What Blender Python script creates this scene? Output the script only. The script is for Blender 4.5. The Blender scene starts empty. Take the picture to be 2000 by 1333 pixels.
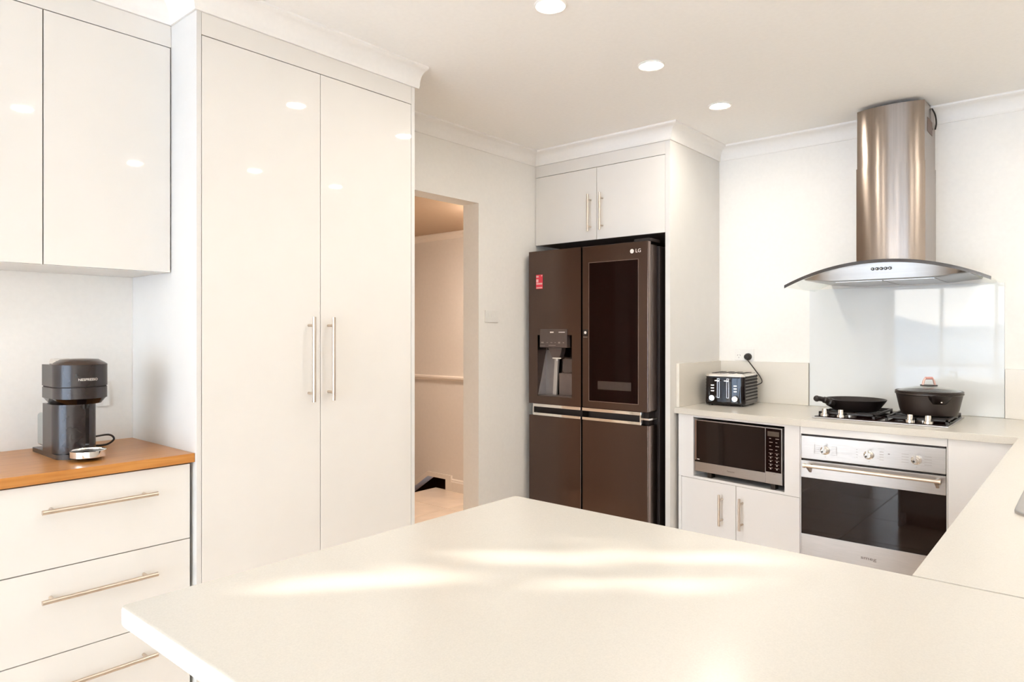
import bpy, bmesh, math, random
from mathutils import Vector, Matrix
random.seed(7)
SC = bpy.context.scene
COL = SC.collection
PI = math.pi

# ------------------------------------------------------------------ camera
cam = bpy.data.cameras.new('camera')
cam.lens = 24.077; cam.sensor_width = 36.0; cam.sensor_fit = 'HORIZONTAL'
cam.shift_y = -15.1 / 2000.0
cam.clip_start = 0.05; cam.clip_end = 500
camo = bpy.data.objects.new('camera', cam); COL.objects.link(camo)
camo.location = (0, 0, 1.2882)
camo.rotation_euler = (PI / 2, 0, 0.70876)
SC.camera = camo

# ------------------------------------------------------------------ world, sun, exposure
SC.view_settings.view_transform = 'Standard'
SC.view_settings.look = 'None'
SC.view_settings.gamma = 1.0
SC.view_settings.use_curve_mapping = False
SC.view_settings.exposure = 0.31
WORLD_STRENGTH = 15.0
w = bpy.data.worlds.new('sky'); SC.world = w; w.use_nodes = True
nt = w.node_tree; nt.nodes.clear()
o_ = nt.nodes.new('ShaderNodeOutputWorld'); b_ = nt.nodes.new('ShaderNodeBackground')
tc = nt.nodes.new('ShaderNodeTexCoord'); sx = nt.nodes.new('ShaderNodeSeparateXYZ')
rp = nt.nodes.new('ShaderNodeValToRGB')
nt.links.new(tc.outputs['Generated'], sx.inputs[0]); nt.links.new(sx.outputs['Z'], rp.inputs[0])
rp.color_ramp.elements[0].position = 0.0; rp.color_ramp.elements[0].color = (1.0, 0.975, 0.94, 1)
rp.color_ramp.elements[1].position = 0.9; rp.color_ramp.elements[1].color = (0.30, 0.50, 0.88, 1)
e_ = rp.color_ramp.elements.new(0.05); e_.color = (0.98, 0.955, 0.92, 1)
e_ = rp.color_ramp.elements.new(0.20); e_.color = (0.72, 0.80, 0.88, 1)
nt.links.new(rp.outputs[0], b_.inputs[0]); b_.inputs[1].default_value = WORLD_STRENGTH
nt.links.new(b_.outputs[0], o_.inputs[0])

SUN_DIR = Vector((-0.76 * 0.9455, -0.65 * 0.9455, 0.3256)).normalized()      # towards the sun
sd = bpy.data.lights.new('sun', 'SUN'); sd.energy = 7.0; sd.angle = math.radians(0.53); sd.color = (1.0, 0.93, 0.82)
so = bpy.data.objects.new('sun', sd); COL.objects.link(so)
so.rotation_euler = SUN_DIR.to_track_quat('Z', 'Y').to_euler(); so.location = (-6, -6, 6)

def portal(name, loc, rot, sx_, sy_):                                    # guides sampling of the sky through a window
    l = bpy.data.lights.new(name, 'AREA'); l.shape = 'RECTANGLE'; l.size = sx_; l.size_y = sy_
    l.cycles.is_portal = True
    o = bpy.data.objects.new(name, l); COL.objects.link(o); o.location = loc; o.rotation_euler = rot
portal('daylight_rear_window', (-0.46, -4.72, 1.08), (PI / 2, 0, PI), 4.14, 2.05)
portal('daylight_left_window', (-2.74, -0.78, 1.74), (PI / 2, 0, -PI / 2), 0.56, 0.76)

SC.cycles.use_denoising = True; SC.cycles.use_light_tree = False
SC.cycles.max_bounces = 8; SC.cycles.diffuse_bounces = 5; SC.cycles.glossy_bounces = 4
SC.cycles.transparent_max_bounces = 8; SC.cycles.sample_clamp_indirect = 12.0

# ------------------------------------------------------------------ materials
MATS = {}
def mat(name, col, rough=0.5, metal=0.0, spec=0.5, var=0.03, scale=30.0, stretch=(1, 1, 1), bump=0.0,
        aniso=0.0, coat=0.0, emit=None, estr=0.0, rvar=0.0):
    if name in MATS: return MATS[name]
    m = bpy.data.materials.new(name); m.use_nodes = True; t = m.node_tree
    p = t.nodes['Principled BSDF']
    co = t.nodes.new('ShaderNodeTexCoord'); mp = t.nodes.new('ShaderNodeMapping')
    mp.inputs['Scale'].default_value = stretch
    no = t.nodes.new('ShaderNodeTexNoise'); no.inputs['Scale'].default_value = scale; no.inputs['Detail'].default_value = 2
    t.links.new(co.outputs['Object'], mp.inputs[0]); t.links.new(mp.outputs[0], no.inputs['Vector'])
    r = t.nodes.new('ShaderNodeValToRGB')
    lo = tuple(max(0, c * (1 - var)) for c in col); hi = tuple(min(1, c * (1 + var)) for c in col)
    r.color_ramp.elements[0].position = 0.3; r.color_ramp.elements[1].position = 0.7
    r.color_ramp.elements[0].color = (*lo, 1); r.color_ramp.elements[1].color = (*hi, 1)
    t.links.new(no.outputs['Fac'], r.inputs[0]); t.links.new(r.outputs[0], p.inputs['Base Color'])
    p.inputs['Roughness'].default_value = rough; p.inputs['Metallic'].default_value = metal
    p.inputs['Specular IOR Level'].default_value = spec
    if rvar:
        mr = t.nodes.new('ShaderNodeMapRange'); mr.inputs['To Min'].default_value = rough - rvar; mr.inputs['To Max'].default_value = rough + rvar
        t.links.new(no.outputs['Fac'], mr.inputs[0]); t.links.new(mr.outputs[0], p.inputs['Roughness'])
    if bump:
        bn = t.nodes.new('ShaderNodeBump'); bn.inputs['Strength'].default_value = bump; bn.inputs['Distance'].default_value = 0.001
        t.links.new(no.outputs['Fac'], bn.inputs['Height']); t.links.new(bn.outputs[0], p.inputs['Normal'])
    if aniso: p.inputs['Anisotropic'].default_value = aniso
    if coat: p.inputs['Coat Weight'].default_value = coat; p.inputs['Coat Roughness'].default_value = 0.03
    if emit:
        p.inputs['Emission Color'].default_value = (*emit, 1); p.inputs['Emission Strength'].default_value = estr
    if aniso:
        tg = t.nodes.new('ShaderNodeTangent'); tg.direction_type = 'RADIAL'; tg.axis = 'Z'; t.links.new(tg.outputs[0], p.inputs['Tangent']); p.inputs['Anisotropic Rotation'].default_value = 0.25 if aniso > 0.8 else 0.0
    MATS[name] = m; return m

def pane_mat(name, tint, refl=1.0, rough=0.0):
    m = bpy.data.materials.new(name); m.use_nodes = True; t = m.node_tree; t.nodes.clear()
    out = t.nodes.new('ShaderNodeOutputMaterial'); mix = t.nodes.new('ShaderNodeMixShader')
    tr = t.nodes.new('ShaderNodeBsdfTransparent'); gl = t.nodes.new('ShaderNodeBsdfGlossy'); lw = t.nodes.new('ShaderNodeFresnel')
    no = t.nodes.new('ShaderNodeTexNoise'); no.inputs['Scale'].default_value = 3
    rr = t.nodes.new('ShaderNodeValToRGB'); rr.color_ramp.elements[0].color = (*[c * 0.985 for c in tint], 1); rr.color_ramp.elements[1].color = (*tint, 1)
    t.links.new(no.outputs['Fac'], rr.inputs[0]); t.links.new(rr.outputs[0], tr.inputs[0])
    gl.inputs['Roughness'].default_value = rough; gl.inputs[0].default_value = (refl, refl, refl, 1)
    lw.inputs['IOR'].default_value = 1.45
    ge = t.nodes.new('ShaderNodeNewGeometry'); mu = t.nodes.new('ShaderNodeMath'); mu.operation = 'MULTIPLY'; iv = t.nodes.new('ShaderNodeMath'); iv.operation = 'SUBTRACT'; iv.inputs[0].default_value = 1.0
    t.links.new(ge.outputs['Backfacing'], iv.inputs[1]); t.links.new(lw.outputs[0], mu.inputs[0]); t.links.new(iv.outputs[0], mu.inputs[1])
    t.links.new(mu.outputs[0], mix.inputs[0]); t.links.new(tr.outputs[0], mix.inputs[1]); t.links.new(gl.outputs[0], mix.inputs[2])
    t.links.new(mix.outputs[0], out.inputs[0]); return m

M_WALL = mat('wall_paint', (0.885, 0.858, 0.812), 0.7, var=0.012, scale=60)
M_CEIL = mat('ceiling_paint', (0.955, 0.937, 0.905), 0.8, var=0.012, scale=60)
M_CORN = mat('cornice_paint', (0.91, 0.885, 0.845), 0.6, var=0.01, scale=60)
M_GLOSS = mat('gloss_cream_laminate', (0.80, 0.765, 0.715), 0.03, var=0.008, scale=8)
M_CARC = mat('cabinet_side_board', (0.735, 0.713, 0.678), 0.35, var=0.01, scale=14)
M_GAP = mat('dark_shadow_gap_board', (0.20, 0.14, 0.11), 0.9, var=0.05)  # dark tone stands in for shade inside the door gaps
M_BENCH = mat('cream_stone_bench', (0.63, 0.592, 0.527), 0.22, var=0.035, scale=420, bump=0.0)
M_GLASSB = mat('back_painted_splash_glass', (0.74, 0.752, 0.745), 0.03, spec=0.3, var=0.008, scale=4)
M_STEEL = mat('brushed_steel', (0.47, 0.45, 0.44), 0.30, 1.0, var=0.06, scale=12, stretch=(1, 1, 40), aniso=0.4, rvar=0.05)
M_STEELV = mat('brushed_steel_chimney', (0.33, 0.275, 0.235), 0.24, 1.0, var=0.06, scale=9, stretch=(12, 12, 0.15), aniso=0.92)
M_NICKEL = mat('satin_nickel_handle', (0.66, 0.57, 0.48), 0.28, 1.0, var=0.04, scale=60)
M_CHROME = mat('chrome', (0.88, 0.85, 0.81), 0.06, 1.0, var=0.02)
M_FRIDGE = mat('black_stainless', (0.118, 0.084, 0.071), 0.20, 1.0, var=0.006, scale=10, stretch=(1, 1, 60), aniso=0.5)
M_FRIDGE_S = mat('fridge_side_steel', (0.34, 0.27, 0.245), 0.3, 1.0, var=0.01)
M_CASE = mat('fridge_case_black', (0.012, 0.006, 0.005), 0.6, var=0.1)
M_BLACKG = mat('black_glass', (0.009, 0.002, 0.0015), 0.03, spec=0.10, var=0.1, scale=5)
M_OVENG = mat('dark_oven_glass', (0.010, 0.004, 0.003), 0.03, spec=0.32, var=0.1, scale=5)
M_BLACK = mat('black_plastic', (0.018, 0.012, 0.010), 0.4, var=0.1)
M_BLACKGLOSS = mat('gloss_black_plastic', (0.006, 0.003, 0.003), 0.05, spec=0.4, var=0.1)
M_IRON = mat('cast_iron', (0.015, 0.010, 0.009), 0.42, var=0.15, scale=90, bump=0.2)
M_POT = mat('pot_coating', (0.024, 0.015, 0.012), 0.36, var=0.04, scale=120, spec=0.6)
M_COFFEE = mat('anthracite_plastic', (0.019, 0.012, 0.012), 0.22, var=0.06, spec=0.5)
M_WHITEP = mat('white_plastic', (0.86, 0.84, 0.80), 0.3, var=0.01)
M_PRINT = mat('pale_print', (0.80, 0.74, 0.68), 0.5, var=0.02)
M_PRINTD = mat('grey_print', (0.16, 0.13, 0.12), 0.5, var=0.02)
M_DIMPRINT = mat('dim_print', (0.30, 0.24, 0.21), 0.5, var=0.02)
M_RED = mat('red_sticker', (0.70, 0.035, 0.06), 0.4, var=0.03)
M_PINK = mat('pale_pink_sticker', (0.85, 0.48, 0.47), 0.4, var=0.03)
M_SILICONE = mat('red_silicone', (0.66, 0.32, 0.28), 0.4, var=0.05)
M_LCD = mat('grey_display', (0.09, 0.065, 0.05), 0.2, var=0.1)
M_GREY = mat('dispenser_grey', (0.34, 0.31, 0.30), 0.35, 0.6, var=0.04)
M_GREYD = mat('dispenser_dark', (0.12, 0.09, 0.08), 0.35, 0.4, var=0.04)
M_LAMP = mat('downlight_lens', (1, 0.95, 0.88), 0.4, emit=(1.0, 0.935, 0.85), estr=235.0)
M_TRIM = mat('downlight_trim', (0.88, 0.86, 0.82), 0.4)
M_HALLW = mat('hall_wall_paint', (0.78, 0.71, 0.64), 0.7, var=0.015, scale=40)
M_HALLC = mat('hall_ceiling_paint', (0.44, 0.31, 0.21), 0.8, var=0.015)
M_HALLT = mat('hall_trim_paint', (0.84, 0.75, 0.66), 0.5, var=0.01)
M_DARKWOOD = mat('dark_stair_timber', (0.10, 0.030, 0.014), 0.4, var=0.2, scale=6, stretch=(1, 14, 1))
M_TILE = mat('tan_floor_tile', (0.78, 0.645, 0.52), 0.18, var=0.08, scale=5)
M_GROUT = mat('tile_grout', (0.42, 0.31, 0.22), 0.9, var=0.05)
M_FRAME = mat('window_frame_white', (0.84, 0.83, 0.80), 0.35, var=0.01)
M_PAVING = mat('pale_paving', (0.66, 0.63, 0.58), 0.9, var=0.08, scale=1.5)  # unseen ground kept pale to bounce daylight up to the ceiling
M_HILL = mat('hazy_hill', (0.52, 0.52, 0.48), 0.95, var=0.3, scale=0.2)  # distance haze painted into the hill colour
M_LEAF = mat('leaf_green', (0.07, 0.13, 0.035), 0.6, var=0.3, scale=3)
M_BARK = mat('bark', (0.14, 0.09, 0.06), 0.9, var=0.3, scale=20)
M_PANE = pane_mat('window_pane', (0.98, 0.985, 0.98))
M_HOODGL = pane_mat('hood_glass', (0.90, 0.92, 0.90))
M_LIDGL = pane_mat('lid_glass', (0.92, 0.92, 0.90))
M_TANK = pane_mat('tank_plastic', (0.80, 0.84, 0.84))

def timber_mat():
    m = bpy.data.materials.new('timber_laminate'); m.use_nodes = True; t = m.node_tree; p = t.nodes['Principled BSDF']
    co = t.nodes.new('ShaderNodeTexCoord'); mp = t.nodes.new('ShaderNodeMapping'); mp.inputs['Scale'].default_value = (26, 1.6, 26)
    n1 = t.nodes.new('ShaderNodeTexNoise'); n1.inputs['Scale'].default_value = 3.0; n1.inputs['Detail'].default_value = 6; n1.inputs['Distortion'].default_value = 0.6
    t.links.new(co.outputs['Object'], mp.inputs[0]); t.links.new(mp.outputs[0], n1.inputs['Vector'])
    r = t.nodes.new('ShaderNodeValToRGB'); r.color_ramp.elements[0].position = 0.30; r.color_ramp.elements[1].position = 0.72
    r.color_ramp.elements[0].color = (0.47, 0.178, 0.034, 1); r.color_ramp.elements[1].color = (0.62, 0.283, 0.072, 1)
    t.links.new(n1.outputs['Fac'], r.inputs[0]); t.links.new(r.outputs[0], p.inputs['Base Color'])
    p.inputs['Roughness'].default_value = 0.28
    return m
M_TIMBER = timber_mat()

# ------------------------------------------------------------------ mesh helpers
class MB:
    def __init__(s): s.bm = bmesh.new()
    def _merge(s, b, M=None):
        if M is not None: bmesh.ops.transform(b, matrix=M, verts=b.verts)
        me = bpy.data.meshes.new('tmp'); b.to_mesh(me); b.free(); s.bm.from_mesh(me); bpy.data.meshes.remove(me)
    def box(s, x0, x1, y0, y1, z0, z1, bev=0.0, seg=2, M=None):
        b = bmesh.new()
        v = [b.verts.new((x, y, z)) for x in (x0, x1) for y in (y0, y1) for z in (z0, z1)]
        for f in ((0, 1, 3, 2), (4, 6, 7, 5), (0, 4, 5, 1), (2, 3, 7, 6), (0, 2, 6, 4), (1, 5, 7, 3)): b.faces.new([v[i] for i in f])
        bmesh.ops.recalc_face_normals(b, faces=b.faces)
        if bev: bmesh.ops.bevel(b, geom=b.edges[:], offset=bev, segments=seg, profile=0.5, affect='EDGES')
        s._merge(b, M); return s
    def prism(s, pts, a0, a1, axis='z', bev=0.0, seg=2, M=None):
        b = bmesh.new()
        def P(p, a):
            return {'z': (p[0], p[1], a), 'y': (p[0], a, p[1]), 'x': (a, p[0], p[1])}[axis]
        lo = [b.verts.new(P(p, a0)) for p in pts]; hi = [b.verts.new(P(p, a1)) for p in pts]
        n = len(pts); b.faces.new(lo); b.faces.new(hi[::-1])
        for i in range(n): b.faces.new((lo[i], hi[i], hi[(i + 1) % n], lo[(i + 1) % n]))
        bmesh.ops.recalc_face_normals(b, faces=b.faces)
        if bev:
            ed = [e for e in b.edges if abs((e.verts[0].co - e.verts[1].co)['xyz'.index(axis)]) < 1e-6]
            bmesh.ops.bevel(b, geom=ed, offset=bev, segments=seg, profile=0.5, affect='EDGES')
        s._merge(b, M); return s
    def cyl(s, p0, p1, r, n=20, r2=None, caps=True):
        p0 = Vector(p0); p1 = Vector(p1); r2 = r if r2 is None else r2
        ax = (p1 - p0).normalized(); u = ax.orthogonal().normalized(); v = ax.cross(u)
        A = [s.bm.verts.new(p0 + (u * math.cos(2 * PI * i / n) + v * math.sin(2 * PI * i / n)) * r) for i in range(n)]
        B = [s.bm.verts.new(p1 + (u * math.cos(2 * PI * i / n) + v * math.sin(2 * PI * i / n)) * r2) for i in range(n)]
        for i in range(n): s.bm.faces.new((A[i], A[(i + 1) % n], B[(i + 1) % n], B[i]))
        if caps: s.bm.faces.new(A[::-1]); s.bm.faces.new(B)
        return s
    def lathe(s, prof, c=(0, 0, 0), n=40, sx=1.0, sy=1.0, close=False):
        rings = []
        for r, z in prof:
            if r < 1e-6: rings.append([s.bm.verts.new((c[0], c[1], c[2] + z))])
            else: rings.append([s.bm.verts.new((c[0] + sx * r * math.cos(2 * PI * i / n), c[1] + sy * r * math.sin(2 * PI * i / n), c[2] + z)) for i in range(n)])
        prs = list(zip(rings[:-1], rings[1:])) + ([(rings[-1], rings[0])] if close else [])
        for a, b in prs:
            for i in range(n):
                j = (i + 1) % n
                if len(a) == 1 and len(b) == 1: continue
                if len(a) == 1: s.bm.faces.new((a[0], b[i], b[j]))
                elif len(b) == 1: s.bm.faces.new((a[i], b[0], a[j]))
                else: s.bm.faces.new((a[i], b[i], b[j], a[j]))
        return s
    def tube(s, pts, r, n=10, smooth_steps=0):
        P = [Vector(p) for p in pts]
        if smooth_steps:
            Q = []
            for i in range(len(P) - 1):
                p0 = P[max(i - 1, 0)]; p1 = P[i]; p2 = P[i + 1]; p3 = P[min(i + 2, len(P) - 1)]
                for k in range(smooth_steps):
                    t = k / smooth_steps
                    Q.append(0.5 * ((2 * p1) + (p2 - p0) * t + (2 * p0 - 5 * p1 + 4 * p2 - p3) * t * t + (3 * p1 - p0 - 3 * p2 + p3) * t ** 3))
            Q.append(P[-1]); P = Q
        rings = []; u = None
        for i, p in enumerate(P):
            d = (P[min(i + 1, len(P) - 1)] - P[max(i - 1, 0)]).normalized()
            if u is None: u = d.orthogonal().normalized()
            u = (u - d * u.dot(d)).normalized(); v = d.cross(u)
            rr = r[i * (len(r) - 1) // (len(P) - 1)] if isinstance(r, (list, tuple)) else r
            rings.append([s.bm.verts.new(p + (u * math.cos(2 * PI * k / n) + v * math.sin(2 * PI * k / n)) * rr) for k in range(n)])
        for a, b in zip(rings[:-1], rings[1:]):
            for k in range(n): s.bm.faces.new((a[k], a[(k + 1) % n], b[(k + 1) % n], b[k]))
        s.bm.faces.new(rings[0][::-1]); s.bm.faces.new(rings[-1]); return s
    def quad(s, *ps): s.bm.faces.new([s.bm.verts.new(p) for p in ps]); return s
    def sphere(s, c, r, sx=1, sy=1, sz=1, n=16):
        b = bmesh.new(); bmesh.ops.create_uvsphere(b, u_segments=n, v_segments=n // 2, radius=r)
        s._merge(b, Matrix.Translation(c) @ Matrix.Diagonal((sx, sy, sz, 1))); return s
    def build(s, name, m, parent=None, smooth=True, local=False, ang=35):
        me = bpy.data.meshes.new(name); bmesh.ops.recalc_face_normals(s.bm, faces=s.bm.faces)
        o = bpy.data.objects.new(name, me); COL.objects.link(o)
        if parent is not None:
            root = parent
            while root.parent is not None: root = root.parent
            if not local:
                R = Matrix.Translation(root.location) @ root.rotation_euler.to_matrix().to_4x4()
                bmesh.ops.transform(s.bm, matrix=R.inverted(), verts=s.bm.verts)
            o.parent = parent
        else:
            xs = [v.co for v in s.bm.verts]
            c = Vector(((min(v.x for v in xs) + max(v.x for v in xs)) / 2, (min(v.y for v in xs) + max(v.y for v in xs)) / 2, min(v.z for v in xs)))
            bmesh.ops.translate(s.bm, verts=s.bm.verts, vec=-c); o.location = c
        s.bm.to_mesh(me); s.bm.free()
        if smooth:
            for p in me.polygons: p.use_smooth = True
            me.set_sharp_from_angle(angle=math.radians(ang))
            wn = o.modifiers.new('face_normals', 'WEIGHTED_NORMAL'); wn.keep_sharp = True; wn.weight = 80
        me.materials.append(m); return o

def box(name, m, parent, x0, x1, y0, y1, z0, z1, bev=0.0, local=False): return MB().box(x0, x1, y0, y1, z0, z1, bev).build(name, m, parent, local=local)
def thing(name, loc, label, cat, group=None, rz=0.0):
    o = bpy.data.objects.new(name, None); COL.objects.link(o); o.location = loc; o.rotation_euler = (0, 0, rz)
    o.empty_display_size = 0.05; o['label'] = label; o['category'] = cat
    if group: o['group'] = group
    return o
def tag(o, label, cat, group=None):
    o['label'] = label; o['category'] = cat
    if group: o['group'] = group
    return o
def struct(o, label=None, cat=None):
    o['kind'] = 'structure'
    if label: o['label'] = label
    if cat: o['category'] = cat
    return o

def text(name, body, size, M, m, parent, local=False, bend=None, depth=0.0004, align='CENTER'):
    cu = bpy.data.curves.new('t', 'FONT'); cu.body = body; cu.size = size; cu.align_x = align; cu.align_y = 'CENTER'; cu.extrude = depth; cu.resolution_u = 3
    to = bpy.data.objects.new('t', cu); COL.objects.link(to)
    bpy.context.view_layer.update()
    me = bpy.data.meshes.new_from_object(to.evaluated_get(bpy.context.evaluated_depsgraph_get()))
    bpy.data.objects.remove(to); bpy.data.curves.remove(cu)
    mb = MB(); b = bmesh.new(); b.from_mesh(me); bpy.data.meshes.remove(me)
    if bend:
        for v in b.verts:
            a = v.co.x / bend; r = bend + v.co.z
            v.co = Vector((r * math.sin(a), v.co.y, r * math.cos(a) - bend))
    mb._merge(b, M); return mb.build(name, m, parent, smooth=False, local=local)
FACE_NY = Matrix.Rotation(PI / 2, 4, 'X')                         # text reading along +x, facing -y
FACE_PX = Matrix.Rotation(PI / 2, 4, 'Z') @ FACE_NY               # text reading along +y, facing +x

def bar_handle(parent, p0, p1, out, r=0.006, inset=0.03, stand=0.03, local=False, m=None):
    p0 = Vector(p0); p1 = Vector(p1); out = Vector(out); d = (p1 - p0).normalized()
    mb = MB().cyl(p0, p1, r, 16)
    for q in (p0 + d * inset, p1 - d * inset): mb.cyl(q, q - out * stand, r * 0.75, 12)
    return mb.build('handle', m or M_NICKEL, parent, local=local)

# ------------------------------------------------------------------ key planes (metres)
XW, XD, XP, XU = -2.627, -2.586, -2.129, -2.306
YPS, YPE, YF, YH = 0.977, 1.871, 3.232, 3.84
ZC, ZCOR = 2.37, 2.294
XR = 0.45                                                         # kitchen wall with the sink window
YR = -4.6; XFAR = 2.6; YRET = 0.36

# ------------------------------------------------------------------ room shell
def wall_with_holes(name, m, axis, a0, a1, u0, u1, z0, z1, holes):
    """wall slab; axis 'x' means the slab is thin in x and runs along y"""
    us = sorted({u0, u1, *[h[0] for h in holes], *[h[1] for h in holes]})
    zs = sorted({z0, z1, *[h[2] for h in holes], *[h[3] for h in holes]})
    def solid(i, j):
        if not (0 <= i < len(us) - 1 and 0 <= j < len(zs) - 1): return False
        cu, cz = (us[i] + us[i + 1]) / 2, (zs[j] + zs[j + 1]) / 2
        return not any(h[0] < cu < h[1] and h[2] < cz < h[3] for h in holes)
    mb = MB()
    def P(a, u, z): return (a, u, z) if axis == 'x' else (u, a, z)
    for i in range(len(us) - 1):
        for j in range(len(zs) - 1):
            if not solid(i, j): continue
            u, v, z, t = us[i], us[i + 1], zs[j], zs[j + 1]
            for a in (a0, a1): mb.quad(P(a, u, z), P(a, v, z), P(a, v, t), P(a, u, t))
            if not solid(i - 1, j): mb.quad(P(a0, u, z), P(a1, u, z), P(a1, u, t), P(a0, u, t))
            if not solid(i + 1, j): mb.quad(P(a0, v, z), P(a1, v, z), P(a1, v, t), P(a0, v, t))
            if not solid(i, j - 1): mb.quad(P(a0, u, z), P(a1, u, z), P(a1, v, z), P(a0, v, z))
            if not solid(i, j + 1): mb.quad(P(a0, u, t), P(a1, u, t), P(a1, v, t), P(a0, v, t))
    bmesh.ops.remove_doubles(mb.bm, verts=mb.bm.verts, dist=1e-5)
    return struct(mb.build(name, m, smooth=False))

YDR = 2.735                                                       # right jamb of the hall doorway
XJ = -2.704                                                       # hall face of the doorway wall
YHB = 3.93                                                        # hall end wall
wall_with_holes('wall_left', M_WALL, 'x', XW - 0.1, XW, YR - 0.1, YPE - 0.03, 0, ZC, [(-1.06, -0.50, 1.36, 2.12)])
wall_with_holes('wall_doorway', M_WALL, 'x', XJ, XD, YPE - 0.03, YH, 0, ZC, [(1.92, YDR, -0.01, 2.003)])
wall_with_holes('wall_back', M_WALL, 'y', YH, YH + 0.12, XJ, XR + 0.1, 0, ZC, [])
wall_with_holes('wall_right', M_WALL, 'x', XR, XR + 0.12, YRET, YH, 0, ZC, [])
wall_with_holes('wall_return', M_WALL, 'y', YRET, YRET + 0.1, XR + 0.12, XFAR, 0, ZC, [])
wall_with_holes('wall_side', M_WALL, 'x', XFAR, XFAR + 0.12, YR - 0.1, YRET + 0.1, 0, ZC, [])
wall_with_holes('wall_rear', M_WALL, 'y', YR - 0.1, YR, XW, XFAR, 0, ZC, [(-2.53, 1.61, 0.05, 2.12)])
struct(box('ceiling', M_CEIL, None, XJ, XFAR + 0.12, YR - 0.1, YH + 0.12, ZC, ZC + 0.12))

# floor slab with separate tiles
fl = MB(); fl.box(-4.21, XFAR + 0.12, YR - 0.1, YHB, -0.15, -0.008)
FLOOR = struct(fl.build('floor', M_GROUT, smooth=False))
tm = None; TS = 0.6
for i in range(-16, 11):
    for j in range(-14, 2):
        x0 = -3.633 + i * TS; y0 = 3.51 + j * TS
        xa, xb = max(x0 + 0.002, -4.208), min(x0 + TS - 0.002, XFAR); ya, yb = max(y0 + 0.002, YR), min(y0 + TS - 0.002, YHB if x0 + 0.3 < XJ else YH)
        if x0 + TS / 2 < XJ - 0.2 and y0 + TS / 2 < 1.4: continue
        if x0 + TS / 2 > XR + 0.15 and y0 + TS / 2 > YRET + 0.1: continue
        if xb - xa < 0.02 or yb - ya < 0.02: continue
        full = xb - xa > TS - 0.006 and yb - ya > TS - 0.006
        if full and tm is not None:
            t = bpy.data.objects.new('tile', tm); COL.objects.link(t); t.parent = FLOOR
        else:
            t = MB().box(-(xb - xa) / 2, (xb - xa) / 2, -(yb - ya) / 2, (yb - ya) / 2, 0, 0.008, 0.0012, 1).build('tile', M_TILE, FLOOR, smooth=False, local=True)
            if full: tm = t.data
        t.location = Vector(((xa + xb) / 2, (ya + yb) / 2, -0.008)) - FLOOR.location

# cornices, mitred
def cornice(n, path, z1=ZC, z0=ZCOR, w_=0.066, m=M_CORN):
    h_ = z1 - z0
    prof = [(0, z0), (0.007, z0), (0.010, z0 + 0.006)]
    for k in range(9):
        t = k / 8 * PI / 2
        prof.append((0.012 + (w_ - 0.022) * (1 - math.cos(t)), z0 + 0.010 + (h_ - 0.024) * math.sin(t)))
    prof += [(w_ - 0.004, z1 - 0.011), (w_, z1 - 0.008), (w_, z1), (0, z1)]
    P = [Vector(p) for p in path]; N = []
    for a, b in zip(P[:-1], P[1:]):
        d = (b - a).normalized(); N.append(Vector((d.y, -d.x)))
    offs = [N[0]] + [(N[i - 1] + N[i]) / (1 + N[i - 1].dot(N[i])) for i in range(1, len(N))] + [N[-1]]
    for i in range(len(P) - 1):
        mb = MB(); A = [mb.bm.verts.new((*(P[i] + offs[i] * d), z)) for d, z in prof]; B = [mb.bm.verts.new((*(P[i + 1] + offs[i + 1] * d), z)) for d, z in prof]
        k = len(prof)
        for q in range(k): mb.bm.faces.new((A[q], A[(q + 1) % k], B[(q + 1) % k], B[q]))
        mb.bm.faces.new(A[::-1]); mb.bm.faces.new(B)
        struct(mb.build('trim_%d' % n, m)); n += 1
    return n
n = cornice(1, [(XU, 0.26), (XU, YPS), (XP, YPS), (XP, 1.888)])
n = cornice(n, [(XD, YPE - 0.03), (XD, YF), (-1.69, YF), (-1.69, YH), (XR, YH), (XR, YRET)])
n = cornice(n, [(XW, YR), (XW, 0.26)])

# hall beyond the doorway
hw = [(XJ, 0.0), (XJ, 2.11), (-5.5, 2.11), (-5.5, -0.9), (-5.05, -0.42), (-4.287, 0.089), (-4.074, 0.089), (-4.074, 0.0)]
struct(MB().prism(hw, YHB, YHB + 0.1, 'y').build('wall_hall', M_HALLW, smooth=False))
struct(box('wall_hall_left', M_HALLW, None, -5.6, -5.5, 1.3, YHB + 0.5, -0.9, 2.11))
struct(box('wall_hall_near', M_HALLW, None, -5.5, XJ, 1.3, 1.4, -0.9, 2.11))
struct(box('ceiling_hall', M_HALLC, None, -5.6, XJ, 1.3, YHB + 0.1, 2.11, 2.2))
struct(box('wall_stair_back', M_DARKWOOD, None, -5.5, -3.95, YHB + 0.45, YHB + 0.5, -0.9, 0.3))
struct(box('wall_stair_end', M_DARKWOOD, None, -4.05, -3.95, YHB + 0.1, YHB + 0.45, -0.9, 0.3))
struct(box('ceiling_stair', M_DARKWOOD, None, -5.5, -3.95, YHB + 0.1, YHB + 0.45, 0.3, 0.34))
struct(box('floor_stair', M_DARKWOOD, None, -5.6, -3.95, 1.3, YHB + 0.5, -1.0, -0.9))
struct(box('wall_stair_side', M_DARKWOOD, None, -4.208, -4.15, 1.3, YHB + 0.1, -0.9, -0.152))  # added to keep daylight under the slab out of the stairwell
n = cornice(n, [(-5.5, YHB), (XJ, YHB)], 2.11, 2.062, 0.05, M_HALLT)
def rail_profile(z0, z1, d): return [(YHB, z0), (YHB - d * 0.5, z0), (YHB - d * 0.6, z0 + (z1 - z0) * 0.3), (YHB - d, z0 + (z1 - z0) * 0.5), (YHB - d, z0 + (z1 - z0) * 0.8), (YHB - d * 0.6, z1), (YHB, z1)]
struct(MB().prism(rail_profile(0.897, 0.938, 0.025), -5.5, XJ, 'x').build('trim_%d' % n, M_HALLT)); n += 1
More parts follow.
